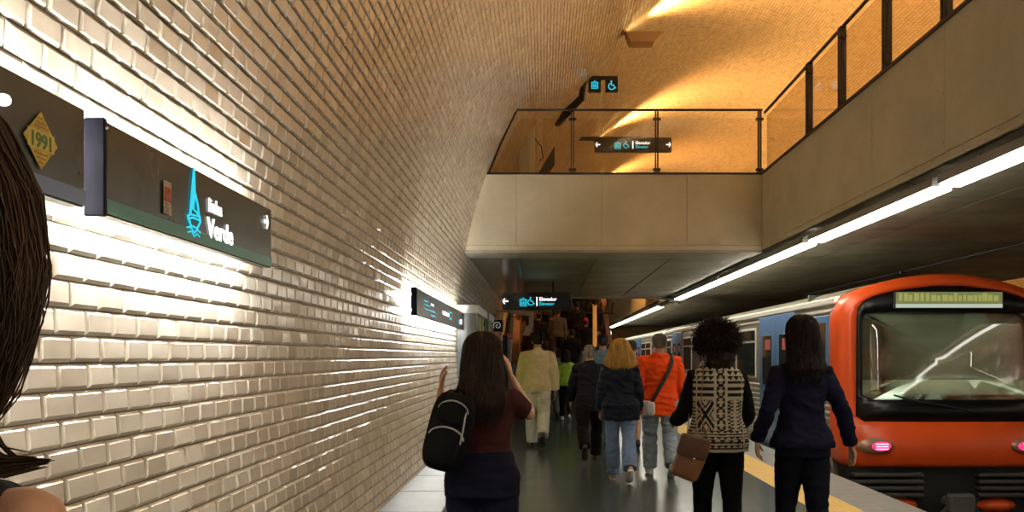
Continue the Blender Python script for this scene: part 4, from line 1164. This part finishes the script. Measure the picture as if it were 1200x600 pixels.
            bm = bmesh.new(); bm.from_mesh(me); bm.from_mesh(me2); bm.to_mesh(me); bm.free(); bpy.data.meshes.remove(me2)
        return o
    def hair_short(p, c, strands=150, top=0.0, low=1.575):
        R_ = [(0, -.012, 1.757+top, .015, .018), (0, -.012, 1.750+top, .045, .055), (0, -.012, 1.73+top*.8, .068, .085), (0, -.014, 1.70+top*.5, .081, .100), (0, -.018, 1.665, .083, .100), (0, -.030, 1.63, .080, .084), (0, -.042, 1.60, .070, .068), (0, -.048, low, .055, .052)]
        return p.hair_shell(R_, c, strands, .01, .0024, amp=.004)
    def hair_long(p, c, z1=1.25, w=.11, strands=320, wav=.012, dep=.055, fringe=True, bulk=1.0, r=.003):
        b = bulk
        R_ = [(0, -.012, 1.768, .015, .018), (0, -.012, 1.760, .045, .055), (0, -.014, 1.735, .072*b, .088), (0, -.020, 1.70, .088*b, .102), (0, -.028, 1.65, .094*b, .098), (0, -.042, 1.60, .097*b, .086), (0, -.058, 1.54, .098*b, .072), (0, -.078, 1.48, .102*b, .062)]
        m = 5
        for k in range(1, m+1):
            f = k/m; R_.append((0, -.078-.045*min(1, f*1.6), 1.48+(z1-1.48)*f, ((.102*b)*(1-f)+w*f)*(1 if f < .5 else 1-.75*(f-.5)), (.062*(1-f)+dep*.75*f)*(1 if f < .7 else .65)))
        return p.hair_shell(R_, c, strands, wav, r, amp=.010, seglen=20, spread=.12, tip=.12)
    def afro(p, c, n=3600):
        C = V((0, -.025, 1.640)); g = G(); g.ell(C+V((0, 0, -.01)), (.135, .135, .130), 24, 16)
        g.ell(C+V((0, -.05, -.11)), (.125, .085, .10), 20, 12)
        p.XG(g, True)
        o = remesh(g, 'hair', [HAIRM(c)], .009, 1, p.root, .022, 22, (1, 1, 1), 3)
        sg = G(); rnd = random.Random(5)
        for _ in range(n):
            d = V((rnd.gauss(0, 1), rnd.gauss(0, 1), rnd.gauss(0, 1))).normalized()
            if d.y > .55 and d.z < .35: continue
            if d.z < -.93: continue
            base = C+V((d.x*.115, d.y*.115, d.z*.115)); L = rnd.uniform(.035, .070)*(1 if d.z > -.3 else .8); u = d.orthogonal().normalized(); v = d.cross(u)
            ph = rnd.uniform(0, 6.3); ra = rnd.uniform(.004, .009); tw = rnd.uniform(5, 11); sgn = rnd.choice((-1, 1)); dr = V((rnd.gauss(0, .3), rnd.gauss(0, .3), rnd.gauss(-.25, .3)))
            pts = [base+(d+dr*t*.6)*(L*t*1.15)+(u*math.cos(ph+sgn*tw*t)+v*math.sin(ph+sgn*tw*t))*ra*min(1, t*3) for t in [j/7 for j in range(8)]]
            sg.tube(pts, .0016, 3, round_ends=False, cap=False)
        p.XG(sg, True)
        me = o.data; me2 = sg.mesh('s', [HAIRM(c)], True); bm = bmesh.new(); bm.from_mesh(me); bm.from_mesh(me2); bm.to_mesh(me); bm.free(); bpy.data.meshes.remove(me2)
        return o
    # place a held / worn thing : geometry given in this person's base units, made into a top-level thing
    def held(p, name, parts, label, cat, group=None):
        allp = []
        for nm_, g, m, sm in parts: p.XG(g); g.xf(p.M); allp += g.v
        A = np.array(allp); lo = A.min(0); hi = A.max(0); c = ((lo[0]+hi[0])/2, (lo[1]+hi[1])/2, lo[2])
        r = empty(name, c, 0, label, cat, group)
        for nm_, g, m, sm in parts:
            g.shift((-c[0], -c[1], -c[2])).build(nm_, m, r, sm)
        return r
def pillow(g, c, r, n=3.0, nu=24, nv=14, m=0, rot=None):
    """superellipsoid"""
    c = V(c); rs = []
    sp = lambda x, e: math.copysign(abs(x)**e, x)
    e = 2/n
    for i in range(nv+1):
        a = -PI/2+PI*(.01+.98*i/nv); ring = []
        for k in range(nu):
            b = 2*PI*k/nu
            q = V((r[0]*sp(math.cos(a), e)*sp(math.cos(b), e), r[1]*sp(math.cos(a), e)*sp(math.sin(b), e), r[2]*sp(math.sin(a), e)))
            ring.append(c+(rot @ q if rot else q))
        rs.append(ring)
    g.rings(rs, m); return g
BLACKC = (.006, .006, .007); NAVY = (.018, .02, .045); CHAR = (.022, .022, .026)
M_SOLE_D = mat('sole_dark', (.02, .02, .02), .7); M_SOLE_W = mat('sole_white', (.6, .6, .58), .6)
SH_BLK = mat('shoe_black', (.012, .012, .012), .35); SH_WHT = mat('shoe_white', (.55, .55, .53), .6); SH_NUDE = mat('sandal_tan', (.42, .26, .17), .6)
DENIM_L = FAB((.20, .27, .34)); DENIM_M = FAB((.13, .20, .33)); DENIM_D = FAB((.018, .021, .038))

# 1. woman with the backpack -------------------------------------------------
p = Person('woman in maroon t-shirt with long brown hair, black backpack, hand raised to her head', -.315, 4.4, 1.58, 'f', wide=1.12, legs=((14, 6), (-10, 18)),
           joints={'elR': (.275, .17, 1.275), 'wrR': (.160, .12, 1.50), 'elL': (-.255, .09, 1.215), 'wrL': (-.262, .21, 1.425), 'hdR': (-.25, -.1, 1), 'hdL': (.05, .2, 1)}, lean=1)
p.body(curl=(.5, .45), palms=((1, 0, .1), (-1, .1, 0)))
p.top('t_shirt', FAB((.045, .014, .013)), .012, 1.00, 1.455, 'short', amp=.004, armoff=.016)
p.bottoms('trousers', FAB((.007, .008, .018)), .022, top_z=1.09, amp=.003)
p.shoes(SH_BLK, M_SOLE_D)
p.hair_long((.026, .013, .008), 1.27, .140, 520, .022, .06, bulk=1.1)
def backpack(p):
    c = V((-.165, -.235, 1.215)); rot = Matrix.Rotation(.24, 3, 'Y') @ Matrix.Rotation(-.12, 3, 'X')
    bag = G(); pillow(bag, c, (.118, .085, .215), 3.8, rot=rot)
    pk = G(); pillow(pk, c+rot @ V((-.005, -.085, -.085)), (.092, .032, .095), 3.5, rot=rot)
    pk2 = G(); pillow(pk2, c+rot @ V((-.0, -.080, .095)), (.080, .026, .058), 3.2, rot=rot)
    pip = G()
    for (zz, w, dy) in ((.02, .095, -.115), (.165, .082, -.098)):
        pip.tube([c+rot @ V((w*math.sin(t), dy+.02*abs(math.sin(t)), zz-.06*(1-math.cos(t)))) for t in np.linspace(-1.4, 1.4, 12)], .0048, 6)
    for sx in (.07,): pip.tube([c+rot @ V((sx, -.092, .12)), c+rot @ V((sx+.01, -.11, .02)), c+rot @ V((sx+.012, -.108, -.05))], .005, 6)
    zp = G(); zp.tube([c+rot @ V((.110*math.sin(t)*.98, -.01, .20*math.cos(t))) for t in np.linspace(-1.9, 1.9, 20)], .004, 5)
    st = G(); st.tube([c+rot @ V((.05, .07, .19)), V((-.13, -.11, 1.44)), V((-.135, -.02, 1.462)), V((-.14, .08, 1.40)), V((-.16, .115, 1.28)), V((-.17, .06, 1.16)), c+rot @ V((.05, .075, -.17))], .024, 8, flat=.28, up=(0, 1, .3))
    hd = G(); hd.tube([c+rot @ V((.03*math.cos(t), .03, .205+.035*math.sin(t))) for t in np.linspace(0, PI, 8)], .007, 6)
    mb = mat('backpack_black', (.004, .004, .0045), .8, spec=.1, bump=.2, bump_scale=150); mg = mat('grey_piping', (.40, .40, .40), .5)
    p.held('backpack', [('bag_body', bag, mb, True), ('pocket', pk, mb, True), ('pocket', pk2, mb, True), ('piping', pip, mg, True), ('zip', zp, mat('zip', (.03, .03, .03), .4), True), ('strap', st, mb, True), ('handle', hd, mb, True)],
           'black backpack with grey piping slung on the shoulder of the woman in maroon', 'backpack')
backpack(p)

# 2. woman with the afro and patterned vest ----------------------------------
p = Person('woman with big dark afro, black and cream patterned vest and black tights', 1.20, 5.9, 1.67, 'f', wide=1.08, legs=((10, 5), (-7, 10)), arms=((12, 62, 16), (10, 60, 15)), lean=1.5, skin=SKIN_D)
p.body()
def vest_paint(me):
    a = me.attributes.new('weave', 'FLOAT_COLOR', 'POINT'); s = p.s
    cr = (.50, .44, .33, 1); bl = (.010, .009, .010, 1); out = []
    zb = p.P((0, 0, .86)).z; zt = p.P((0, 0, 1.46)).z
    for v in me.vertices:
        x, z = v.co.x/s, (v.co.z-zb)/(zt-zb); ax = abs(x); xx = x
        if z < .235:
            k = z/.235
            row = int(k*7); f = k*7-row
            if row in (0, 2, 5): on = f < .5
            elif row in (1, 4): on = abs(((xx*22) % 1)-.5)*1.6+.1 > f
            elif row == 3: on = abs(((xx*16) % 1)-.5)+abs(f-.5) < .42
            else: on = abs(((xx*22) % 1)-.5)*1.6+.1 > f
        elif ax < .030:
            f = (z*15) % 1; k = int(z*15) % 2
            on = (abs(xx)/.030+abs(f-.5)*2 < .95) if k == 0 else (abs(abs(xx)/.030-abs(f-.5)*2) > .38)
        elif ax < .046: on = True
        elif z < .60:
            if ax > .165: on = ((z*26) % 1) < .5
            elif x < 0:
                u = (ax-.105)/.058; w = (z-.42)/.16; d = abs(abs(u)-abs(w)); on = not (d < .22 or (.42 < d < .62)) if abs(w) < 1 else (((ax*60) % 1) < .5)
            else:
                col = int((ax-.046)/.024); f = (z*24+col*.5) % 1
                on = f < (.55 if col % 2 else .4) if col != 2 else abs(((z*14) % 1)-.5)*.05 > abs(ax-.105)-.006
        elif z < .82:
            f = (z-.60)/.22*3.0; on = (f % 1) < .5
        else:
            f = (z-.82)/.18*3; on = abs(((ax*22) % 1)-.5)*1.5+.12 > (f % 1)
        if .158 < ax < .166: on = True
        out.extend(cr if on else bl)
    a.data.foreach_set('color', out)
p.top('black_sleeves', FAB(BLACKC), .012, .92, 1.455, 'long', amp=.003, armoff=.020)
p.top('patterned_vest', None, .034, .85, 1.495, 'none', amp=.003, paint=vest_paint, vox=.0058, mats=[attr_mat('patterned_knit', 'weave')])
p.bottoms('tights', FAB((.005, .005, .0055)), .004, amp=.002)
p.shoes(SH_BLK, M_SOLE_D)
p.afro((.018, .009, .006), 4600)
def shoulder_bag(p):
    c = V((-.225, -.19, .815)); rot = Matrix.Rotation(.38, 3, 'Y') @ Matrix.Rotation(.15, 3, 'Z')
    b = G(); pillow(b, c, (.100, .045, .155), 7, rot=rot)
    fl = G(); pillow(fl, c+rot @ V((-.022, -.028, .080)), (.108, .030, .080), 7, rot=rot @ Matrix.Rotation(-.12, 3, 'Y'))
    bk = G(); bk.tube([c+rot @ V((.0, -.06, .005)), c+rot @ V((.0, -.068, .005))], .011, 10)
    st = G(); st.tube([c+rot @ V((.07, 0, .15)), V((-.150, -.165, 1.12)), V((-.135, -.155, 1.30)), V((-.115, -.11, 1.44)), V((-.115, -.01, 1.482)), V((-.13, .10, 1.40)), V((-.17, .14, 1.2)), c+rot @ V((-.08, .02, .15))], .011, 8, flat=.35, up=(1, 0, 0))
    mb = mat('tan_leather', (.19, .075, .030), .45, noise_amt=.2, noise_scale=12)
    p.held('shoulder_bag', [('bag_body', b, mb, True), ('flap', fl, mat('dark_tan_leather', (.10, .036, .022), .4, noise_amt=.2, noise_scale=12), True), ('clasp', bk, mat('clasp_silver', (.7, .68, .62), .25, .9), True), ('strap', st, mb, True)],
           'tan leather shoulder bag with flap hanging beside the patterned vest', 'bag')
shoulder_bag(p)

# 3. woman in the navy blazer -------------------------------------------------
p = Person('woman in dark navy blazer and trousers with long dark hair, arms swinging, by the train', 1.665, 5.5, 1.715, 'f', wide=.98, legs=((14, 6), (-9, 18)), spread=.075,
           joints={'elL': (-.245, -.09, 1.135), 'wrL': (-.285, .05, .935), 'elR': (.255, -.04, 1.135), 'wrR': (.335, .03, .91), 'hdL': (.12, .25, -1), 'hdR': (.12, .1, -1)}, lean=1)
p.body(curl=(.6, .5), palms=((1, -.2, 0), (-1, -.3, 0)), spread=1.2)
p.top('blazer', FAB((.009, .009, .024)), .014, .90, 1.475, 'long', flare=.06, amp=.007, collar=True)
p.bottoms('trousers', FAB((.006, .007, .014)), .008, amp=.003)
p.shoes(SH_BLK, M_SOLE_D)
p.hair_long((.014, .007, .005), 1.35, .125, 460, .018, .065, bulk=1.04)

# 4. man in the orange jacket --------------------------------------------------
p = Person('grey-haired man in bright orange jacket and jeans with a crossbody strap', 1.455, 10.7, 1.76, 'm', wide=1.12, legs=((12, 6), (-12, 24)), arms=((-6, 50, 18), (10, 50, 14)), lean=1.5, spread=.11)
p.body()
p.top('jacket', FAB((.78, .075, .012), .7, .1), .040, .74, 1.49, 'long', flare=.0, amp=.009, collar=True, hood=True, freq=7)
p.bottoms('jeans', FAB((.24, .30, .35)), .020, flare=.02, amp=.009)
p.shoes(SH_WHT, M_SOLE_W)
p.hair_short((.13, .115, .09), 160)
def crossbody(p):
    c = V((-.205, -.175, .83)); rot = Matrix.Rotation(-.25, 3, 'Z')
    b = G(); pillow(b, c, (.110, .060, .095), 3.5, rot=rot)
    fp = G(); pillow(fp, c+rot @ V((.075, -.035, .0)), (.055, .045, .085), 3.5, rot=rot)
    rd = G(); pillow(rd, c+rot @ V((-.05, -.060, -.03)), (.045, .012, .035), 3.5, rot=rot)
    st = G(); st.tube([c+rot @ V((.09, 0, .09)), V((-.04, -.205, 1.06)), V((.07, -.20, 1.25)), V((.135, -.155, 1.40)), V((.15, -.02, 1.505)), V((.12, .12, 1.43)), V((-.05, .19, 1.15)), V((-.22, .1, .95)), c+rot @ V((-.11, .02, .05))], .024, 8, flat=.2, up=(0, 1, 0))
    p.held('crossbody_bag', [('bag_body', b, mat('bag_grey', (.42, .40, .37), .7, noise_amt=.1), True), ('front_pocket', fp, mat('bag_pale', (.55, .53, .50), .7), True), ('red_panel', rd, mat('bag_red', (.40, .05, .04), .6), True), ('strap', st, mat('strap_black', (.012, .012, .012), .7), True)],
           'small grey crossbody bag with red panel on the orange jacket', 'bag')
crossbody(p)

# 5. blonde woman ---------------------------------------------------------------
p = Person('blonde woman in navy rain jacket and flared jeans, walking beside the orange jacket', .925, 10.3, 1.68, 'f', wide=1.16, legs=((8, 5), (-16, 26)), arms=((6, 14, 12), (0, 25, 12)), lean=1.5)
p.body()
p.top('rain_jacket', FAB((.008, .011, .020), .5), .034, .755, 1.48, 'long', flare=.01, amp=.009, hood=True)
p.bottoms('jeans', DENIM_M, .010, flare=.030, amp=.006)
p.shoes(SH_NUDE, M_SOLE_W, high=-.03)
p.hair_shell([(0, -.012, 1.772, .015, .018), (0, -.012, 1.764, .05, .06), (0, -.014, 1.735, .088, .092), (0, -.02, 1.69, .112, .105), (0, -.028, 1.64, .128, .102), (0, -.042, 1.58, .145, .095), (0, -.062, 1.52, .165, .085), (0, -.080, 1.465, .182, .075), (0, -.095, 1.425, .165, .06), (0, -.105, 1.40, .12, .04)],
             (.50, .30, .075), 520, .030, .0032, amp=.014, seglen=20, spread=.12, tip=.10)

# 6. grey-haired man in the dark suit -------------------------------------------
p = Person('short grey-haired man in dark suit, mid-stride, left of the blonde woman', .66, 12.2, 1.66, 'm', wide=1.08, legs=((-20, 34), (16, 6)), arms=((16, 10, 14), (-14, 12, 10)), lean=4, spread=.105)
p.body()
p.top('suit_jacket', FAB((.012, .012, .018)), .028, .76, 1.485, 'long', amp=.007, collar=True)
p.bottoms('trousers', FAB((.007, .007, .009)), .020, flare=.012, amp=.007)
p.shoes(SH_BLK, M_SOLE_D)
p.hair_short((.20, .18, .15), 120)

# 7. man in the beige jacket -----------------------------------------------------
p = Person('man in cream blouson jacket and off-white trousers carrying a dark bag', -.10, 14.0, 1.86, 'm', wide=1.10, legs=((6, 4), (-15, 32)), arms=((8, 8, 12), (-6, 12, 12)), lean=1.5)
p.body()
p.top('jacket', FAB((.50, .405, .235), .75, .1), .038, .86, 1.485, 'long', amp=.0055, collar=True, freq=5)
p.bottoms('trousers', FAB((.47, .45, .37), .8, .08), .026, flare=.014, amp=.0045)
p.shoes(SH_BLK, M_SOLE_D)
p.hair_short((.008, .006, .006), 120, top=.03)
def handbag(p):
    w = p.J['wrL']+V((0, 0, -.12)); c = w+V((-.01, -.0, -.20))
    b = G(); pillow(b, c, (.095, .16, .12), 4)
    h = G(); h.tube([c+V((0, .08*math.cos(t), .11+.12*math.sin(t))) for t in np.linspace(0, PI, 10)], .012, 6)
    p.held('holdall_bag', [('bag_body', b, mat('bag_maroon', (.03, .012, .012), .5), True), ('handle', h, mat('bag_handle', (.02, .01, .01), .5), True)], 'dark maroon holdall in the left hand of the man in cream', 'bag')
handbag(p)

# 8. further people on the platform ----------------------------------------------
def simple(label, x, y, H, sex, topc, botc, hairc, hair='short', kind='trousers', topname='jacket', botname='trousers', shoe=None, z0=.84, wide=1.08, z=0, group=None, off=.028, hood=False, collar=True, legs=None, skin=None, rz=0, long_z=1.36, arms=None, bot_off=.018, strands=70):
    rnd = random.Random(int(x*100+y*31))
    a = rnd.choice((1, -1))
    legs = legs or (((12*a, 5 if a > 0 else 20), (-12*a, 20 if a > 0 else 5)))
    arms = arms or ((-10*a, 14, 10), (12*a, 14, 10))
    p = Person(label, x, y, H, sex, wide=wide, legs=legs, arms=arms, near=False, z=z, group=group, skin=skin, rz=rz)
    p.body()
    p.top(topname, FAB(topc), off, z0, 1.48, 'long', amp=.006, collar=collar, hood=hood)
    p.bottoms(botname, FAB(botc), bot_off, kind=kind, amp=.004)
    sh = shoe or (SH_BLK, M_SOLE_D); p.shoes(*sh)
    if hair == 'short': p.hair_short(hairc, strands)
    elif hair == 'bob': p.hair_long(hairc, 1.44, .11, strands*2, .012, .06, bulk=1.1, r=.004)
    else: p.hair_long(hairc, long_z, .115, strands*2, .012, .06, r=.004)
    return p
DKH = (.02, .014, .011); BRH = (.085, .045, .022); GRH = (.30, .28, .25); BLH = (.40, .26, .10)
simple('dark-haired man in blue denim jacket with pale hood, ahead of the suited man', .985, 14.2, 1.83, 'm', (.13, .21, .30), (.10, .12, .16), DKH, hood=True, topname='denim_jacket', z0=.80)
p = simple('man in pale grey top and black shorts with bare calves, behind the orange jacket', 1.43, 13.9, 1.71, 'm', (.40, .41, .38), (.014, .014, .016), (.05, .035, .025), kind='shorts', topname='sweatshirt', botname='shorts', legs=((10, 5), (-8, 14)))
def rucksack(p, c, label, m):
    b = G(); pillow(b, c, (.13, .09, .2), 3.2); k = G(); pillow(k, c+V((0, -.085, -.06)), (.1, .03, .09), 3.2)
    s = G()
    for sx in (-.08, .08): s.tube([c+V((sx, .07, .18)), V((sx*1.3, -.06, 1.485)), V((sx*1.4, .09, 1.42)), V((sx*1.5, .13, 1.28))], .022, 6, flat=.3, up=(0, 1, 0))
    p.held('rucksack', [('bag_body', b, m, True), ('pocket', k, m, True), ('strap', s, m, True)], label, 'backpack')
rucksack(p, V((0, -.235, 1.27)), 'dark grey rucksack on the back of the man in shorts', mat('rucksack_grey', (.06, .07, .07), .7))
simple('woman in lime green jacket, black leggings and white trainers, seen past the cream jacket', .51, 19.7, 1.61, 'f', (.36, .50, .06), (.012, .012, .013), DKH, 'bob', botname='leggings', shoe=(SH_WHT, M_SOLE_W), z0=.86, bot_off=.006)
simple('person in blue-grey top just left of the cream jacket', -.57, 21.0, 1.52, 'm', (.10, .13, .17), CHAR, (.06, .045, .035))
simple('brown-haired person in grey-green coat between the cream and lime jackets', .24, 20.6, 1.69, 'm', (.13, .15, .13), (.10, .11, .12), BRH)
simple('light brown haired woman in dark top ahead of the lime jacket', .46, 22.4, 1.57, 'f', (.02, .018, .02), (.02, .02, .03), BRH, 'bob')
simple('white-haired person in pale coat between the lime jacket and the suit', .99, 21.2, 1.58, 'f', (.30, .29, .26), CHAR, GRH, 'bob')
simple('dark-haired person in black coat just behind the blonde woman', 1.33, 16.6, 1.71, 'm', (.02, .02, .022), CHAR, DKH)
simple('person in dark brown coat at the foot of the stairs, nearest the lit pole', 1.45, 23.6, 1.72, 'm', (.035, .022, .018), CHAR, DKH)
simple('tall person in black coat at the foot of the stairs, left side', .05, 23.8, 1.78, 'm', (.02, .016, .016), CHAR, DKH)
# crowd on the stairs
rise = ZT/24
def on_stair(y): return max(0, (int((y-24.6)/.3)+1)*rise)
crowd = [
    (-.36, 25.6, 1.70, 'm', (.05, .018, .016), DKH, 'short', 'person in dark red coat low on the stairs, left side'),
    (.25, 25.2, 1.66, 'f', (.03, .022, .02), BRH, 'long', 'long-haired woman in black low on the stairs, middle'),
    (.85, 25.4, 1.72, 'm', (.018, .018, .022), DKH, 'short', 'man in black coat low on the stairs, right of the middle'),
    (1.62, 25.3, 1.64, 'f', (.012, .012, .014), BLH, 'bob', 'fair-haired woman in black sleeveless top by the stair rail'),
    (1.28, 25.9, 1.70, 'm', (.016, .014, .016), DKH, 'short', 'person wearing a red cap on the stairs'),
    (-.15, 26.4, 1.74, 'm', (.02, .018, .02), DKH, 'short', 'man in black jacket one third up the stairs, left'),
    (.45, 26.7, 1.70, 'm', (.16, .13, .10), BRH, 'short', 'person in light brown patterned top part way up the stairs'),
    (1.05, 26.9, 1.76, 'm', (.025, .02, .02), DKH, 'short', 'man in dark brown jacket part way up the stairs, right'),
    (1.6, 27.1, 1.7, 'm', (.02, .018, .018), DKH, 'short', 'person in black half way up by the right stair wall'),
    (-.36, 27.4, 1.72, 'm', (.03, .02, .02), DKH, 'short', 'person in dark coat half way up by the left stair wall'),
    (.1, 27.8, 1.75, 'm', (.018, .016, .016), DKH, 'short', 'man in black coat half way up the stairs, middle'),
    (.7, 28.1, 1.68, 'f', (.05, .03, .025), BRH, 'long', 'long-haired woman in brown half way up the stairs'),
    (1.25, 28.4, 1.74, 'm', (.02, .02, .022), DKH, 'short', 'man in black near the top of the visible stairs, right'),
    (-.25, 28.9, 1.72, 'm', (.035, .02, .018), DKH, 'short', 'person in dark coat near the top of the visible stairs, left'),
    (.4, 29.2, 1.74, 'm', (.02, .018, .018), GRH, 'short', 'grey-haired person near the top of the visible stairs'),
]
for (x, y, H, sx, tc, hc, hs, lab) in crowd:
    q = simple(lab, x, y, H, sx, tc, CHAR, hc, hs, z=on_stair(y), group='crowd climbing the stairs', legs=((4, 4), (-4, 6)) , strands=40)
    if 'red cap' in lab:
        g = G(); g.ell((0, -.008, 1.70), (.088, .108, .085), 18, 10); g.tube([(-.05, .09, 1.69), (0, .16, 1.675), (.05, .09, 1.69)], .012, 6); q.XG(g, True)
        g.build('cap', FAB((.50, .03, .03)), q.root, True)

# 9. passer-by at the left edge, very close to the camera ---------------------------
p = Person('passer-by with long brown hair and bare shoulder at the left edge of the photo', -.60, .75, 1.665, 'f', legs=((8, 5), (-10, 14)), lean=0, spread=.05)
p.body()
p.top('vest_top', FAB((.02, .02, .022)), .008, .95, 1.36, 'none', amp=.002)
p.bottoms('trousers', DENIM_D, .012)
p.shoes(SH_BLK, M_SOLE_D)
def flick(g):
    rnd = random.Random(8)
    g.tube([(.10, -.05, 1.50), (.128, -.045, 1.46), (.150, -.04, 1.445)], [.03, .022, .008], 8)
def wisps(p):
    g = G(); rnd = random.Random(8)
    for _ in range(130):
        a, b, c = rnd.gauss(0, .012), rnd.gauss(0, .014), rnd.gauss(0, .007); L = rnd.uniform(.75, 1.08)
        g.tube([(.092+a, -.06+b, 1.54+c), (.110+a, -.055+b, 1.490+c), (.130+a*.8, -.048+b, 1.458+c), (.130+.030*L+a*.4, -.044+b*.7, 1.444+c*.6), (.130+.062*L, -.04+b*.4, 1.447+c*.3)], [.002, .002, .0018, .0014, .0004], 3, round_ends=False, cap=False)
    p.XG(g, True); return g.mesh('wisps', HAIRM((.048, .026, .015)), True)
R_ = [(0, -.012, 1.82, .015, .018), (0, -.012, 1.812, .050, .06), (0, -.014, 1.79, .095, .10), (0, -.020, 1.75, .130, .115), (0, -.028, 1.69, .160, .112), (0, -.042, 1.62, .176, .100), (0, -.055, 1.56, .178, .09), (0, -.068, 1.50, .165, .075), (0, -.075, 1.455, .135, .05)]
hair_o = p.hair_shell(R_, (.048, .026, .015), 1100, .012, .0014, extra=flick, vox=.007, amp=.008, tip=.02)
me2 = wisps(p); bm = bmesh.new(); bm.from_mesh(hair_o.data); bm.from_mesh(me2); bm.to_mesh(hair_o.data); bm.free(); bpy.data.meshes.remove(me2)

# ------------------------------------------------------------------ added warm fill lights, without fixtures
def area(name, loc, rot, e, c, sx, sy):
    L = bpy.data.lights.new(name, 'AREA'); L.shape = 'RECTANGLE'; L.size = sx; L.size_y = sy; L.energy = e; L.color = c
    o = bpy.data.objects.new(name, L); COL.objects.link(o); o.location = loc; o.rotation_euler = rot; return o
area('vault_glow_fill', (6.6, 20, ZT+.25), (PI, 0, 0), 900, (1, .50, .14), 2.5, 34)  # added area light with no fixture, gives the vault its orange glow
def spot(name, loc, aim, e, c, deg):
    L = bpy.data.lights.new(name, 'SPOT'); L.energy = e; L.color = c; L.spot_size = math.radians(deg); L.spot_blend = .6; L.shadow_soft_size = .1
    o = bpy.data.objects.new(name, L); COL.objects.link(o); o.location = loc; o.rotation_euler = (V(aim)-V(loc)).to_track_quat('-Z', 'Y').to_euler()
spot('stair_wall_fill', (1.4, 26.5, 6.2), (-1.2, 27.5, 2.4), 1100, (1, .48, .14), 42)  # added spot with no fixture, turns the wall beside the stairs orange
spot('parapet_fill', (.6, 27.5, 6.2), (3.28, 29, 4.0), 1000, (1, .46, .13), 60)  # added spot with no fixture, brightens the parapet beyond the bridge
